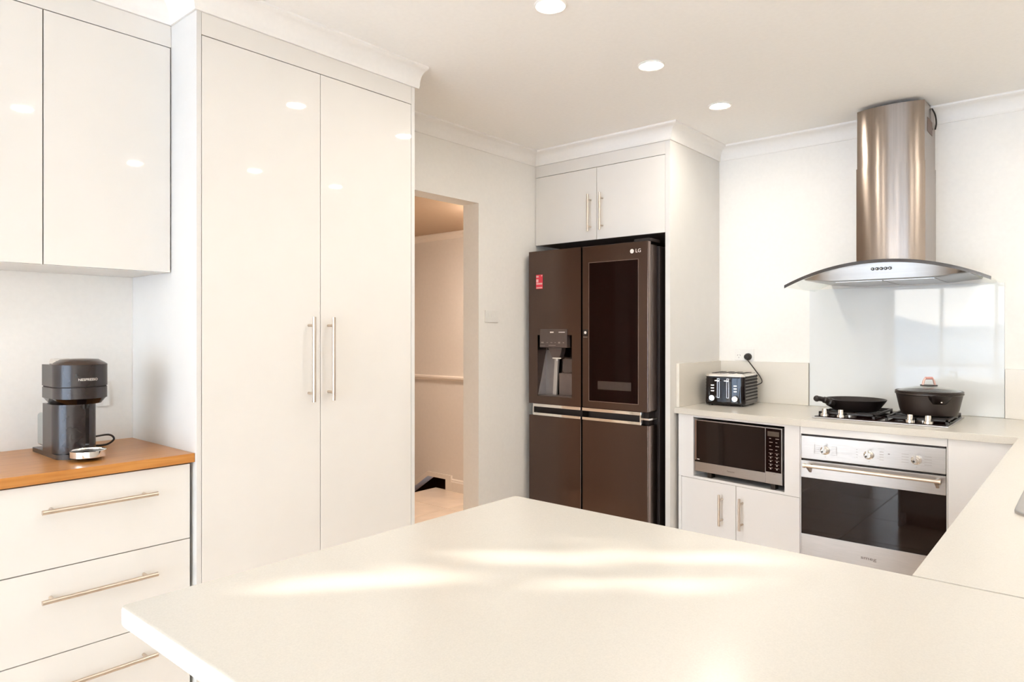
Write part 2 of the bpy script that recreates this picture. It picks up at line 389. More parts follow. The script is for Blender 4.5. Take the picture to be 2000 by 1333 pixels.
struct(MB().prism([(YHB, 0), (YHB - 0.016, 0), (YHB - 0.016, 0.075), (YHB - 0.010, 0.082), (YHB - 0.010, 0.092), (YHB, 0.10)], -4.01, XJ, 'x').build('baseboard_hall', M_HALLT))
struct(MB().prism([(-4.074, 0), (-4.01, 0), (-4.01, 0.125), (-4.295, 0.125), (-5.06, -0.38), (-5.05, -0.42), (-4.287, 0.089), (-4.074, 0.089)], YHB - 0.018, YHB, 'y').build('trim_%d' % n, M_HALLT)); n += 1
st = thing('staircase', (-4.7, 3.4, -0.9), 'brown timber stair going down beyond the tiled hall floor', 'stairs')
for k in range(3):
    x1 = -4.215 - k * 0.26; z = -0.17 * (k + 1)
    MB().box(x1 - 0.28, x1, 2.9, YHB + 0.4, z - 0.03, z, 0.004).build('tread', mat('stair_tread_timber', (0.36, 0.15, 0.055), 0.35, var=0.15, scale=5, stretch=(12, 1, 1)), st)
    box('riser', M_DARKWOOD, st, x1 - 0.28, x1 - 0.26, 2.9, YHB + 0.4, z - 0.17, z - 0.03)

hl = thing('hall_fill_light', (-3.02, 3.30, 2.11), 'unseen round fill light added on the hall ceiling', 'ceiling light')  # unseen lamp added to brighten the dim hall
MB().lathe([(0.13, 0.0), (0.13, -0.012), (0.122, -0.014), (0.122, 0)], (-3.02, 3.30, 2.11), 32).build('rim', M_TRIM, hl)
MB().lathe([(0, -0.045), (0.05, -0.042), (0.10, -0.028), (0.121, -0.010), (0.121, -0.001), (0, -0.001)], (-3.02, 3.30, 2.11), 32).build('diffuser', mat('hall_fill_diffuser', (1, 0.9, 0.75), 0.4, emit=(1.0, 0.87, 0.75), estr=155.0), hl)

# windows behind and beside the camera
def window(name, axis, a, u0, u1, z0, z1, cuts, midz=None):
    w_ = thing(name, ((a, (u0 + u1) / 2, z0) if axis == 'x' else ((u0 + u1) / 2, a, z0)), '', ''); del w_['label']; del w_['category']; w_['kind'] = 'structure'
    def bx(nm, m, ua, ub, za, zb, t, par=w_):
        if axis == 'x': return box(nm, m, par, a - t, a + t, ua, ub, za, zb)
        return box(nm, m, par, ua, ub, a - t, a + t, za, zb)
    f = 0.045
    for (ua, ub, za, zb) in ((u0, u0 + f, z0, z1), (u1 - f, u1, z0, z1), (u0 + f, u1 - f, z1 - f, z1), (u0 + f, u1 - f, z0, z0 + f)): bx('window_frame', M_FRAME, ua, ub, za, zb, 0.035)
    us = [u0 + f] + cuts + [u1 - f]
    for c in cuts: bx('mullion', M_FRAME, c - 0.022, c + 0.022, z0 + f, z1 - f, 0.025)
    for q in range(len(us) - 1):
        ua = us[q] + (0.022 if q else 0); ub = us[q + 1] - (0.022 if q < len(us) - 2 else 0)
        zz = [z0 + f, z1 - f] if midz is None else [z0 + f, midz, z1 - f]
        if midz is not None: bx('transom', M_FRAME, ua, ub, midz - 0.02, midz + 0.02, 0.02)
        for k in range(len(zz) - 1): bx('pane', M_PANE, ua, ub, zz[k] + (0.02 if k else 0), zz[k + 1] - (0.02 if midz is not None and k == 0 else 0), 0.003)
    return w_
window('window_1', 'y', YR - 0.05, -2.53, 1.61, 0.05, 2.12, [-1.84, -1.15, -0.46, 0.23, 0.92], 0.80)
window('window_2', 'x', XW - 0.05, -1.06, -0.50, 1.36, 2.12, [])  # unseen window, put in so the sun spots reach the bench

# ------------------------------------------------------------------ downlights
LG = 'round recessed ceiling downlights'
DL = [(-1.372, 1.795, 'downlight at the top edge of the photo, nearest the camera of the visible row'), (-1.370, 2.460, 'middle lit downlight of the row running towards the range hood wall'),
      (-1.366, 3.108, 'farthest lit downlight, close to the cupboard above the fridge'),
      (0.0, 2.34, 'lit downlight near the sink, seen mirrored in the tall left pantry door'), (0.01, 2.98, 'lit downlight in the corner by the sink, seen mirrored in the right pantry door'),
      (0.03, 1.74, 'lit downlight over the bench by the sink, seen mirrored in the wall cupboard'), (-0.69, 0.966, 'lit downlight over the peninsula, seen mirrored in the far left cupboard door')]
for x, y, lab in DL:
    d = thing('downlight', (x, y, ZC), lab, 'downlight', LG)
    MB().lathe([(0.040, -0.001), (0.040, -0.004), (0.050, -0.006), (0.054, -0.003), (0.054, 0.0)], (x, y, ZC), 32).build('trim_ring', M_TRIM, d)
    MB().lathe([(0.0, -0.0025), (0.040, -0.0025), (0.040, -0.0005), (0, -0.0005)], (x, y, ZC), 32).build('lens', M_LAMP, d)

# ------------------------------------------------------------------ left run: wall cupboard, drawers, timber top, pantry
uc = thing('wall_cupboard', ((XW + XU) / 2, 0.6, 1.4875), 'glossy cream wall cupboard with two handleless doors above the coffee machine', 'cupboard')
UL = 0.2576
box('carcass', M_CARC, uc, XW + 0.002, XU - 0.020, UL, YPS - 0.002, 1.4875, 2.29)
box('gap_shade_sheet', M_GAP, uc, XU - 0.0205, XU - 0.0185, UL + 0.002, YPS - 0.003, 1.495, 2.288)  # thin dark sheet painting the shade behind the door gaps
box('door', M_GLOSS, uc, XU - 0.018, XU, UL, 0.6160, 1.4875, 2.2206, 0.0008)
box('door', M_GLOSS, uc, XU - 0.018, XU, 0.6192, YPS - 0.0045, 1.4875, 2.2206, 0.0008)
box('top_filler', M_GLOSS, uc, XU - 0.018, XU - 0.001, UL, YPS - 0.0005, 2.2236, 2.294, 0.0006)

pa = thing('pantry_cupboard', ((XW + XP) / 2, 1.42, 0), 'tall glossy cream pantry cupboard with two doors and long bar handles', 'cupboard')
box('side_panel', M_CARC, pa, XW + 0.001, XP, YPS, 0.9925, 0.0, 2.294, 0.0008)
box('side_panel', M_CARC, pa, XW + 0.001, XP, 1.853, YPE, 0.0, 2.294, 0.0008)
box('carcass', M_GAP, pa, XW + 0.02, XP - 0.021, 0.9925, 1.853, 0.09, 2.29)
for (y0, y1, hy) in ((0.9942, 1.4217, 1.375), (1.4243, 1.8510, 1.456)):
    d = box('door', M_GLOSS, pa, XP - 0.019, XP, y0, y1, 0.10, 2.2206, 0.0008)
    bar_handle(d, (XP + 0.035, hy, 1.046), (XP + 0.035, hy, 1.346), (1, 0, 0), 0.0065, 0.03, 0.035)
box('top_filler', M_GLOSS, pa, XP - 0.019, XP - 0.0005, 0.9932, 1.8525, 2.2236, 2.294, 0.0006)
box('kickboard', M_CARC, pa, XP - 0.06, XP - 0.045, 0.9925, 1.853, 0.0, 0.098)

dr = thing('drawer_unit', (-2.39, 0.71, 0), 'glossy cream drawer unit with long bar handles under the timber top', 'drawer unit')
XDW = -2.15; DL0, DR0 = 0.456, 0.9665
box('carcass', M_GAP, dr, XW + 0.002, XDW - 0.021, DL0 + 0.018, DR0 - 0.006, 0.10, 0.884)
box('side_panel', M_CARC, dr, XW + 0.002, XDW - 0.001, DL0 - 0.018, DL0 + 0.0165, 0.0, 0.885)
box('kickboard', M_CARC, dr, XDW - 0.07, XDW - 0.055, DL0 + 0.018, DR0 - 0.006, 0.0, 0.098)
for (z0, z1, hz) in ((0.6517, 0.8820, 0.813), (0.4165, 0.6490, 0.5745), (0.10, 0.4138, 0.336)):
    d = box('drawer', M_GLOSS, dr, XDW - 0.019, XDW, DL0 + 0.018, DR0, z0, z1, 0.0008)
    bar_handle(d, (XDW + 0.033, 0.565, hz), (XDW + 0.033, 0.858, hz), (1, 0, 0), 0.0062, 0.028, 0.033)
tag(MB().box(XW + 0.001, -2.1375, DL0 - 0.02, YPS - 0.0005, 0.887, 0.915, 0.0015).build('timber_worktop', M_TIMBER), 'honey brown timber worktop carrying the coffee machine', 'worktop')

# ------------------------------------------------------------------ fridge surround
fc = thing('fridge_cupboard', (-2.15, 3.55, 0), 'cream two-door cupboard with a tall end panel built around the fridge', 'cupboard')
box('carcass', M_GAP, fc, XD + 0.002, -1.7185, YF + 0.020, YH - 0.002, 1.820, 2.29)
for (x0, x1, hx) in ((XD + 0.003, -2.1455, -2.183), (-2.1430, -1.7190, -2.104)):
    d = box('door', M_GLOSS, fc, x0, x1, YF, YF + 0.018, 1.8165, 2.2220, 0.0008)
    bar_handle(d, (hx, YF - 0.035, 1.863), (hx, YF - 0.035, 2.071), (0, -1, 0), 0.006, 0.028, 0.035)
box('top_filler', M_GLOSS, fc, XD + 0.002, -1.7185, YF + 0.001, YF + 0.018, 2.2250, 2.294, 0.0006)
box('end_panel', M_CARC, fc, -1.7180, -1.6900, YF, YH - 0.001, 0.0, 2.294, 0.0008)

# ------------------------------------------------------------------ fridge
FY = 3.12
fr = thing('fridge', (-2.16, 3.45, 0), 'black stainless four-door fridge with water dispenser and dark glass door panel', 'fridge')
FL, FG0, FG1, FRX = -2.544, -2.1735, -2.1645, -1.757
box('case', M_CASE, fr, FL + 0.012, FRX + 0.010, 3.225, 3.80, 0.02, 1.745, 0.004)
box('hinge_cover', M_CASE, fr, FRX - 0.10, FRX - 0.005, 3.15, 3.26, 1.765, 1.783, 0.004)
for x in (FL + 0.05, FRX - 0.05): MB().cyl((x, 3.30, 0), (x, 3.30, 0.03), 0.02, 16).build('foot', M_BLACK, fr)
# dispenser opening numbers
RX0, RX1, RZ0, RZ1 = -2.479, -2.235, 0.925, 1.278
def door_holed(x0, x1, z0, z1, hx0, hx1, hz0, hz1, y0, y1, hy):
    mb = MB()
    for b in ((x0, hx0, z0, z1), (hx1, x1, z0, z1), (hx0, hx1, z0, hz0), (hx0, hx1, hz1, z1)): mb.box(b[0], b[1], y0, y1, b[2], b[3])
    mb.box(hx0, hx1, hy, y1, hz0, hz1); return mb
dl = door_holed(FL, FG0, 0.880, 1.765, RX0, RX1, RZ0, RZ1, FY, FY + 0.098, FY + 0.085).build('door', M_FRIDGE, fr)
dR = MB().box(FG1, FRX, FY, FY + 0.030, 0.880, 1.765, 0.004).box(FG1, FRX - 0.004, FY + 0.034, FY + 0.098, 0.880, 1.752, 0.003).build('door', M_FRIDGE, fr)
ll = box('lower_door', M_FRIDGE, fr, FL, FG0, FY, FY + 0.098, 0.06, 0.812, 0.004)
lr = box('lower_door', M_FRIDGE, fr, FG1, FRX, FY, FY + 0.098, 0.06, 0.812, 0.004)
for x0, x1 in ((FL, FG0), (FG1, FRX)): box('grip_recess', M_CASE, fr, x0 + 0.02, x1 - 0.02, FY + 0.045, FY + 0.098, 0.812, 0.880)
for (x0, x1, par) in ((-2.512, FG0 - 0.001, ll), (FG1 + 0.001, -1.795, lr)):
    box('grip_strip', M_CHROME, par, x0, x1, FY - 0.003, FY + 0.02, 0.8125, 0.828, 0.002)
for (x0, x1, par) in ((-2.512, FG0 - 0.001, dl), (FG1 + 0.001, -1.795, dR)):
    box('grip_strip', M_CHROME, par, x0, x1, FY - 0.003, FY + 0.02, 0.862, 0.8795, 0.002)
box('grip_end', M_CHROME, ll, -2.512, -2.504, FY - 0.003, FY + 0.02, 0.828, 0.862)
box('grip_end', M_CHROME, lr, -1.803, -1.795, FY - 0.003, FY + 0.02, 0.828, 0.862)
box('hinge', M_CHROME, fr, -1.80, FRX + 0.002, FY + 0.012, FY + 0.10, 0.838, 0.848, 0.002)
for x0, z0, z1 in ((FRX - 0.0005, 0.885, 1.762), (FRX - 0.0005, 0.065, 0.808)): box('side_trim', M_FRIDGE_S, fr, x0, x0 + 0.002, FY + 0.004, FY + 0.026, z0, z1)
for z0, z1 in ((0.885, 1.748), (0.065, 0.808)): box('side_trim', M_FRIDGE_S, fr, FRX - 0.0045, FRX - 0.002, FY + 0.036, FY + 0.096, z0, z1)
# view window in the right door
vw = box('view_window', M_BLACKG, dR, -2.118, -1.814, FY - 0.0015, FY + 0.004, 0.920, 1.672)
mbf = MB()
for b in ((-2.121, -2.118, 0.917, 1.675), (-1.814, -1.811, 0.917, 1.675), (-2.118, -1.814, 0.917, 0.920), (-2.118, -1.814, 1.672, 1.675)): mbf.box(b[0], b[1], FY - 0.002, FY + 0.003, b[2], b[3])
mbf.build('window_rim', M_FRIDGE_S, dR)
box('inner_bin', mat('bin_behind_glass', (0.05, 0.035, 0.03), 0.1, var=0.05), dR, -2.062, -1.855, FY - 0.0018, FY - 0.0014, 0.985, 1.030)
box('touch_icon', M_BLACK, dR, -2.160, -2.127, FY - 0.0012, FY + 0.002, 1.274, 1.309)
MB().cyl((-2.1435, FY - 0.0014, 1.292), (-2.1435, FY - 0.001, 1.292), 0.008, 14).build('icon_hand', M_PRINT, dR)
box('icon_caption', M_DIMPRINT, dR, -2.157, -2.130, FY - 0.0012, FY + 0.002, 1.266, 1.269)
MB().cyl((-1.8500, FY - 0.0014, 1.7165), (-1.8500, FY - 0.0005, 1.7165), 0.0115, 24).build('logo_disc', M_PRINT, dR)
text('logo_lettering', 'LG', 0.027, Matrix.Translation((-1.8130, FY - 0.001, 1.7165)) @ FACE_NY, M_PRINT, dR)
# dispenser
dp = box('control_panel', M_GREYD, dl, -2.460, -2.266, FY - 0.004, FY + 0.03, 1.207, 1.312, 0.002)
for (x, z, w_, h_) in ((-2.372, 1.294, 0.025, 0.007), (-2.302, 1.294, 0.044, 0.004), (-2.440, 1.235, 0.018, 0.008), (-2.405, 1.235, 0.012, 0.003), (-2.375, 1.235, 0.014, 0.003), (-2.348, 1.235, 0.010, 0.003), (-2.320, 1.235, 0.014, 0.009), (-2.290, 1.235, 0.010, 0.005), (-2.37, 1.219, 0.05, 0.003), (-2.44, 1.216, 0.035, 0.002)):
    box('panel_mark', M_DIMPRINT if z < 1.28 else M_PRINT, dl, x - w_ / 2, x + w_ / 2, FY - 0.0047, FY - 0.0041, z - h_ / 2, z + h_ / 2)
MB().prism([(-2.410, 1.205), (-2.314, 1.205), (-2.318, 1.180), (-2.330, 1.150), (-2.382, 1.150), (-2.398, 1.180)], FY + 0.012, FY + 0.05, 'y').build('ice_chute', M_GREYD, dl)
box('nozzle', M_CHROME, dl, -2.380, -2.318, FY + 0.012, FY + 0.045, 1.143, 1.149)
MB().cyl((-2.358, FY + 0.03, 1.130), (-2.358, FY + 0.03, 1.145), 0.006, 12).build('water_spout', M_WHITEP, dl)
MB().prism([(-2.330, 1.140), (-2.262, 1.140), (-2.270, 1.072), (-2.285, 1.062), (-2.325, 1.062), (-2.336, 1.075)], FY + 0.05, FY + 0.06, 'y').build('paddle', M_GREYD, dl)
MB().prism([(FY + 0.084, 1.20), (FY + 0.003, 0.932), (FY + 0.084, 0.932)], RX0 + 0.001, RX0 + 0.004, 'x').build('alcove_side', M_GREY, dl)
MB().quad((RX0 + 0.004, FY + 0.080, 1.19), (-2.372, FY + 0.080, 1.19), (-2.392, FY + 0.070, 0.930), (RX0 + 0.004, FY + 0.070, 0.930)).build('alcove_back', M_GREY, dl)
MB().prism([(-2.395, 1.150), (-2.372, 1.150), (-2.384, 0.930), (-2.410, 0.930)], FY + 0.055, FY + 0.068, 'y').build('alcove_rib', mat('alcove_rib_silver', (0.55, 0.52, 0.50), 0.3, 0.7), dl)
box('alcove_lower', mat('alcove_panel', (0.19, 0.145, 0.13), 0.35, 0.4), dl, -2.372, RX1 - 0.001, FY + 0.066, FY + 0.08, 0.930, 1.058)
box('drip_ledge', M_GREYD, dl, RX0 + 0.001, RX1 - 0.001, FY + 0.004, FY + 0.084, RZ0 + 0.0005, RZ0 + 0.006)
stk = box('sticker', M_RED, dl, -2.490, -2.441, FY - 0.0010, FY - 0.0002, 1.546, 1.628)
for (x0, x1, z0, z1) in ((-2.487, -2.444, 1.571, 1.580), (-2.487, -2.444, 1.549, 1.556), (-2.488, -2.472, 1.584, 1.602), (-2.488, -2.470, 1.612, 1.622), (-2.452, -2.444, 1.618, 1.625)):
    box('sticker_patch', M_PINK, dl, x0, x1, FY - 0.0015, FY - 0.001, z0, z1)

# ------------------------------------------------------------------ worktops
ZT, ZB = 0.900, 0.870
A2 = Vector((-1.672, 3.272)); B2 = Vector((-1.014, 3.175)); U2 = (B2 - A2).normalized(); N2 = Vector((-U2.y, U2.x))   # angled front over the microwave
YFR = 3.170
def slab(name, pts, label, bev=0.004):
    return tag(MB().prism(pts, ZB, ZT, 'z', bev, 2).build(name, M_BENCH), label, 'worktop')
slab('stone_worktop', [(-1.6895, A2.y + 0.003), (A2.x, A2.y), (B2.x - 0.0006, YFR + 0.005), (B2.x - 0.0006, YH - 0.001), (-1.6895, YH - 0.001)], 'cream stone worktop with slanted front under the toaster', 0.002)
slab('stone_worktop', [(B2.x, YFR), (XR - 0.001, YFR), (XR - 0.001, YH - 0.001), (B2.x, YH - 0.001)], 'cream stone worktop carrying the gas cooktop', 0.002)
PEN = [(-1.063, 0.377), (XR - 0.001, 0.377), (XR - 0.001, 1.2515), (-1.063, 1.2515)]
def rounded(pts, r, which, seg=5):
    out = []
    for i, p in enumerate(pts):
        if i not in which: out.append(p); continue
        p = Vector(p); a = (Vector(pts[i - 1]) - p).normalized(); b = (Vector(pts[(i + 1) % len(pts)]) - p).normalized()
        c = p + (a + b) * r
        for k in range(seg + 1):
            t = k / seg * PI / 2; out.append(tuple(c - b * r * math.cos(t) - a * r * math.sin(t)))
    return out
slab('stone_worktop', rounded(PEN, 0.012, (0, 3)), 'broad cream stone peninsula top in the foreground', 0.005)
# sink run with a cut-out
SX0, SX1, SY0, SY1 = -0.118, 0.285, 1.815, 2.52
mb = MB()
for b in ((-0.2275, SX0, 1.2525, YFR - 0.0005), (SX1, XR - 0.001, 1.2525, YFR - 0.0005), (SX0, SX1, 1.2525, SY0), (SX0, SX1, SY1, YFR - 0.0005)): mb.box(b[0], b[1], b[2], b[3], ZB, ZT)
bmesh.ops.remove_doubles(mb.bm, verts=mb.bm.verts, dist=1e-5)
tag(mb.build('stone_worktop', M_BENCH, smooth=False), 'cream stone worktop holding the sink at the right edge', 'worktop')
sk = thing('sink', (0.08, 2.17, 0.72), 'stainless steel sink let into the worktop at the right edge', 'sink')
def rrect(x0, x1, y0, y1, r, seg=6):
    o = []
    for cx, cy, a0 in ((x1 - r, y1 - r, 0), (x0 + r, y1 - r, PI / 2), (x0 + r, y0 + r, PI), (x1 - r, y0 + r, 1.5 * PI)):
        for k in range(seg + 1): a = a0 + k / seg * PI / 2; o.append((cx + r * math.cos(a), cy + r * math.sin(a)))
    return o
def loft(loops, name, m, par, closed_end=True, local=False):
    mb = MB(); R = [[mb.bm.verts.new((p[0], p[1], z)) for p in lp] for lp, z in loops]
    k = len(R[0])
    for a, b in zip(R[:-1], R[1:]):
        for i in range(k): mb.bm.faces.new((a[i], a[(i + 1) % k], b[(i + 1) % k], b[i]))
    if closed_end: mb.bm.faces.new(R[-1])
    return mb.build(name, m, par, local=local)
loft([(rrect(SX0 - 0.022, SX1 + 0.022, SY0 - 0.022, SY1 + 0.022, 0.05), ZT + 0.0003), (rrect(SX0 - 0.022, SX1 + 0.022, SY0 - 0.022, SY1 + 0.022, 0.05), ZT + 0.005), (rrect(SX0 - 0.016, SX1 + 0.016, SY0 - 0.016, SY1 + 0.016, 0.045), ZT + 0.007),
      (rrect(SX0 + 0.002, SX1 - 0.002, SY0 + 0.002, SY1 - 0.002, 0.04), ZT + 0.003)], 'rim', M_STEEL, sk, False)
loft([(rrect(SX0 + 0.002, SX1 - 0.002, SY0 + 0.002, SY1 - 0.002, 0.04), ZT + 0.003), (rrect(SX0 + 0.012, SX1 - 0.012, SY0 + 0.012, SY1 - 0.012, 0.04), ZB), (rrect(SX0 + 0.02, SX1 - 0.02, SY0 + 0.02, SY1 - 0.02, 0.05), 0.74), (rrect(SX0 + 0.06, SX1 - 0.06, SY0 + 0.06, SY1 - 0.06, 0.04), 0.72)], 'bowl', M_STEEL, sk)
MB().lathe([(0, 0.001), (0.03, 0.001), (0.035, 0.003), (0.04, 0.0)], (0.08, 2.17, 0.721), 24).build('drain', M_CHROME, sk)
tp = thing('kitchen_tap', (0.36, 2.17, ZT), 'chrome mixer tap behind the sink', 'tap')
MB().lathe([(0, 0), (0.026, 0), (0.026, 0.01), (0.018, 0.02), (0.018, 0.09), (0, 0.095)], (0.36, 2.17, ZT), 24).build('base', M_CHROME, tp)
MB().tube([(0.36, 2.17, ZT + 0.08), (0.355, 2.17, ZT + 0.22), (0.29, 2.17, ZT + 0.30), (0.20, 2.17, ZT + 0.27), (0.17, 2.17, ZT + 0.20)], 0.011, 12, 6).build('spout', M_CHROME, tp)
MB().cyl((0.36, 2.19, ZT + 0.06), (0.35, 2.26, ZT + 0.09), 0.006, 12).build('lever', M_CHROME, tp)

# upstands and splashback
us_m = mat('stone_upstand', (0.74, 0.69, 0.61), 0.25, var=0.035, scale=420)
tag(MB().box(-1.6885, -1.1835, YH - 0.020, YH - 0.001, ZT + 0.0005, 1.128, 0.001).build('stone_upstand', us_m), 'low stone upstand on the wall behind the toaster', 'upstand')
tag(MB().box(-1.6892, -1.6720, A2.y + 0.025, YH - 0.0205, ZT + 0.0005, 1.129, 0.001).build('stone_upstand', us_m), 'low stone upstand along the fridge end panel beside the toaster', 'upstand')
tag(MB().box(-0.3245, XR - 0.001, YH - 0.020, YH - 0.001, ZT + 0.0005, 1.125, 0.001).build('stone_upstand', us_m), 'low stone upstand right of the glass splashback at the photo edge', 'upstand')
tag(MB().box(-1.1815, -0.3275, YH - 0.007, YH - 0.0008, ZT + 0.0008, 1.521, 0.001).build('glass_splashback', M_GLASSB), 'pale glossy glass splashback between cooktop and range hood', 'splashback')

# ------------------------------------------------------------------ microwave cupboard (angled front)
RA = math.atan2(U2.y, U2.x); W2 = (B2 - A2).length
mo = A2 + N2 * 0.02
mc = thing('microwave_cupboard', (mo.x, mo.y, 0), 'white base cupboard with an open microwave niche and two doors below', 'cupboard', rz=RA)
def L(nm, m, par, x0, x1, y0, y1, z0, z1, bev=0.0): return box(nm, m, par, x0, x1, y0, y1, z0, z1, bev, local=True)
M_BASEW = mat('white_base_laminate', (0.78, 0.76, 0.745), 0.12, var=0.008, scale=8)
L('side_panel', M_BASEW, mc, -0.004, 0.0865, 0, 0.018, 0.546, ZB - 0.001)
L('side_panel', M_BASEW, mc, 0.5765, 0.6485, 0, 0.018, 0.546, ZB - 0.001)
L('top_rail', M_BASEW, mc, 0.087, 0.576, 0.001, 0.018, 0.858, ZB - 0.001)
L('niche_side', M_BASEW, mc, 0.070, 0.0865, 0.018, 0.38, 0.557, ZB - 0.001)
L('niche_side', M_BASEW, mc, 0.5765, 0.584, 0.018, 0.38, 0.557, ZB - 0.001)
L('niche_back', M_BASEW, mc, 0.0865, 0.5765, 0.37, 0.38, 0.557, ZB - 0.001)
MB().box(0.018, 0.648, 0.001, 0.018, 0.544, 0.556).box(0.018, 0.585, 0.018, 0.38, 0.544, 0.556).build('shelf', M_BASEW, mc, local=True)
L('carcass', M_GAP, mc, 0.02, 0.585, 0.020, 0.38, 0.09, 0.543)
L('inner_side', M_GAP, mc, 0.585, 0.640, 0.020, 0.035, 0.09, 0.543)
L('filler', M_BASEW, mc, -0.004, 0.0135, 0, 0.018, 0.0, 0.545)
for (x0, x1, hx) in ((0.0155, 0.3275, 0.255), (0.3300, 0.6480, 0.365)):
    d = L('door', M_BASEW, mc, x0, x1, 0, 0.018, 0.10, 0.5425, 0.0008)
    bar_handle(d, (hx, -0.033, 0.338), (hx, -0.033, 0.492), (0, -1, 0), 0.006, 0.026, 0.033, local=True)
L('kickboard', M_BASEW, mc, 0.0, 0.632, 0.05, 0.062, 0.0, 0.098)

mo2 = mo + N2 * 0.004
mw = thing('microwave', (mo2.x, mo2.y, 0.557), 'stainless and black microwave oven standing in the cupboard niche', 'microwave', rz=RA)
def K(nm, m, par, x0, x1, y0, y1, z0, z1, bev=0.0): return box(nm, m, par, x0, x1, y0, y1, z0 - 0.557, z1 - 0.557, bev, local=True)
K('body', M_BLACK, mw, 0.096, 0.569, 0.012, 0.36, 0.583, 0.848, 0.004)
wd = K('door', M_OVENG, mw, 0.0945, 0.480, -0.002, 0.0115, 0.632, 0.842)
K('door_strip', M_STEEL, mw, 0.0945, 0.480, -0.003, 0.0115, 0.584, 0.6315, 0.001)
K('door_top_trim', M_STEEL, wd, 0.0945, 0.480, -0.003, 0.0105, 0.8425, 0.846)
K('door_side_trim', M_FRIDGE_S, wd, 0.0945, 0.104, -0.003, -0.002, 0.640, 0.842)
K('control_panel', M_BLACKG, mw, 0.4825, 0.560, -0.002, 0.0115, 0.639, 0.842)
K('panel_strip', M_STEEL, mw, 0.4825, 0.560, -0.003, 0.0115, 0.584, 0.6385, 0.001)
mbf = MB()
for b in ((0.4805, 0.4823, 0.584, 0.846), (0.5602, 0.5645, 0.584, 0.846), (0.4823, 0.5602, 0.8425, 0.846)): mbf.box(b[0], b[1], -0.003, 0.0115, b[2] - 0.557, b[3] - 0.557)
mbf.build('panel_trim', M_STEEL, mw, local=True)
K('display', M_LCD, mw, 0.492, 0.549, -0.0026, -0.0021, 0.806, 0.829)
for r_ in range(9):
    for c_ in range(2):
        z = 0.797 - r_ * 0.0172; x = 0.4975 + c_ * 0.031
        if r_ in (0, 1, 2, 3): K('key', M_DIMPRINT, mw, x + 0.003, x + 0.012 + 0.008 * ((r_ + c_) % 2), -0.0026, -0.0021, z - 0.003, z)
        else: K('key', M_DIMPRINT, mw, x, x + 0.021, -0.0026, -0.0021, z - 0.001, z + 0.0005); K('key', M_PRINT, mw, x + 0.007, x + 0.013, -0.0026, -0.0021, z - 0.007, z - 0.004)
for x in (0.165, 0.505):
    K('foot', M_BLACK, mw, x, x + 0.022, 0.004, 0.034, 0.5575, 0.584)
for x in (0.165, 0.505): K('foot', M_BLACK, mw, x, x + 0.022, 0.30, 0.33, 0.5575, 0.584)
text('logo_lettering', 'Panasonic', 0.0105, Matrix.Translation((0.300, -0.0032, 0.0505)) @ FACE_NY, M_PRINTD, mw, local=True, depth=0.0002)
K('energy_badge', M_PRINT, mw, 0.108, 0.122, -0.0026, -0.0021, 0.643, 0.647)

# ------------------------------------------------------------------ oven cupboard, oven, base cupboards
OY = 3.185; OX0, OX1 = -1.017, -0.4615
oc = thing('oven_housing', (-0.74, 3.5, 0), 'white base housing around the built-in oven', 'cupboard')
box('top_rail', M_BASEW, oc, OX0 - 0.004, OX1 + 0.004, OY + 0.001, OY + 0.019, 0.8375, ZB - 0.001)
box('side_panel', M_BASEW, oc, OX0 - 0.0045, OX0 - 0.0015, OY + 0.002, YH - 0.02, 0.0, ZB - 0.001)
box('side_panel', M_BASEW, oc, OX1 + 0.0015, OX1 + 0.005, OY + 0.002, YH - 0.02, 0.0, ZB - 0.001)
box('lower_panel', M_BASEW, oc, OX0, OX1, OY + 0.001, OY + 0.019, 0.10, 0.262)
box('kickboard', M_BASEW, oc, OX0, OX1, OY + 0.06, OY + 0.072, 0.0, 0.098)
cb = thing('corner_cupboard', (-0.34, 3.5, 0), 'plain white corner cupboard front right of the oven', 'cupboard')
box('front_panel', M_BASEW, cb, OX1 + 0.0065, -0.215, OY, OY + 0.018, 0.10, ZB - 0.001, 0.0008)
box('carcass', M_GAP, cb, OX1 + 0.008, XR - 0.002, OY + 0.019, YH - 0.02, 0.09, ZB - 0.002)
box('kickboard', M_BASEW, cb, OX1 + 0.0065, -0.15, OY + 0.06, OY + 0.072, 0.0, 0.098)
sb = thing('sink_cupboard', (0.12, 2.2, 0), 'white base cupboard run under the sink worktop', 'cupboard')
box('back_carcass', M_BASEW, sb, 0.32, XR - 0.002, 1.262, OY - 0.02, 0.09, ZB - 0.001)
box('bottom_board', M_BASEW, sb, -0.19, 0.319, 1.262, OY - 0.02, 0.09, 0.108)
for k in range(4):
    y0 = 1.262 + k * 0.4755; d = box('door', M_BASEW, sb, -0.209, -0.191, y0, y0 + 0.473, 0.10, ZB - 0.001, 0.0008)
    hy = y0 + (0.43 if k % 2 == 0 else 0.045); bar_handle(d, (-0.242, hy, 0.65), (-0.242, hy, 0.80), (-1, 0, 0), 0.006, 0.026, 0.033)
box('kickboard', M_BASEW, sb, -0.16, -0.148, 1.262, OY - 0.02, 0.0, 0.089)
pb = thing('peninsula_base', (-0.3, 0.9, 0), 'white panelled base cupboard under the foreground peninsula', 'cupboard')
box('carcass', M_BASEW, pb, -1.00, XR - 0.002, 0.57, 1.205, 0.09, ZB - 0.001)
box('end_panel', M_BASEW, pb, -1.019, -1.001, 0.56, 1.225, 0.0, ZB - 0.001)
for k in range(3): box('door', M_BASEW, pb, -1.0 + k * 0.262, -1.0 + k * 0.262 + 0.259, 1.206, 1.224, 0.10, ZB - 0.001, 0.0008)
box('kickboard', M_BASEW, pb, -0.99, -0.2, 1.13, 1.142, 0.0, 0.089)

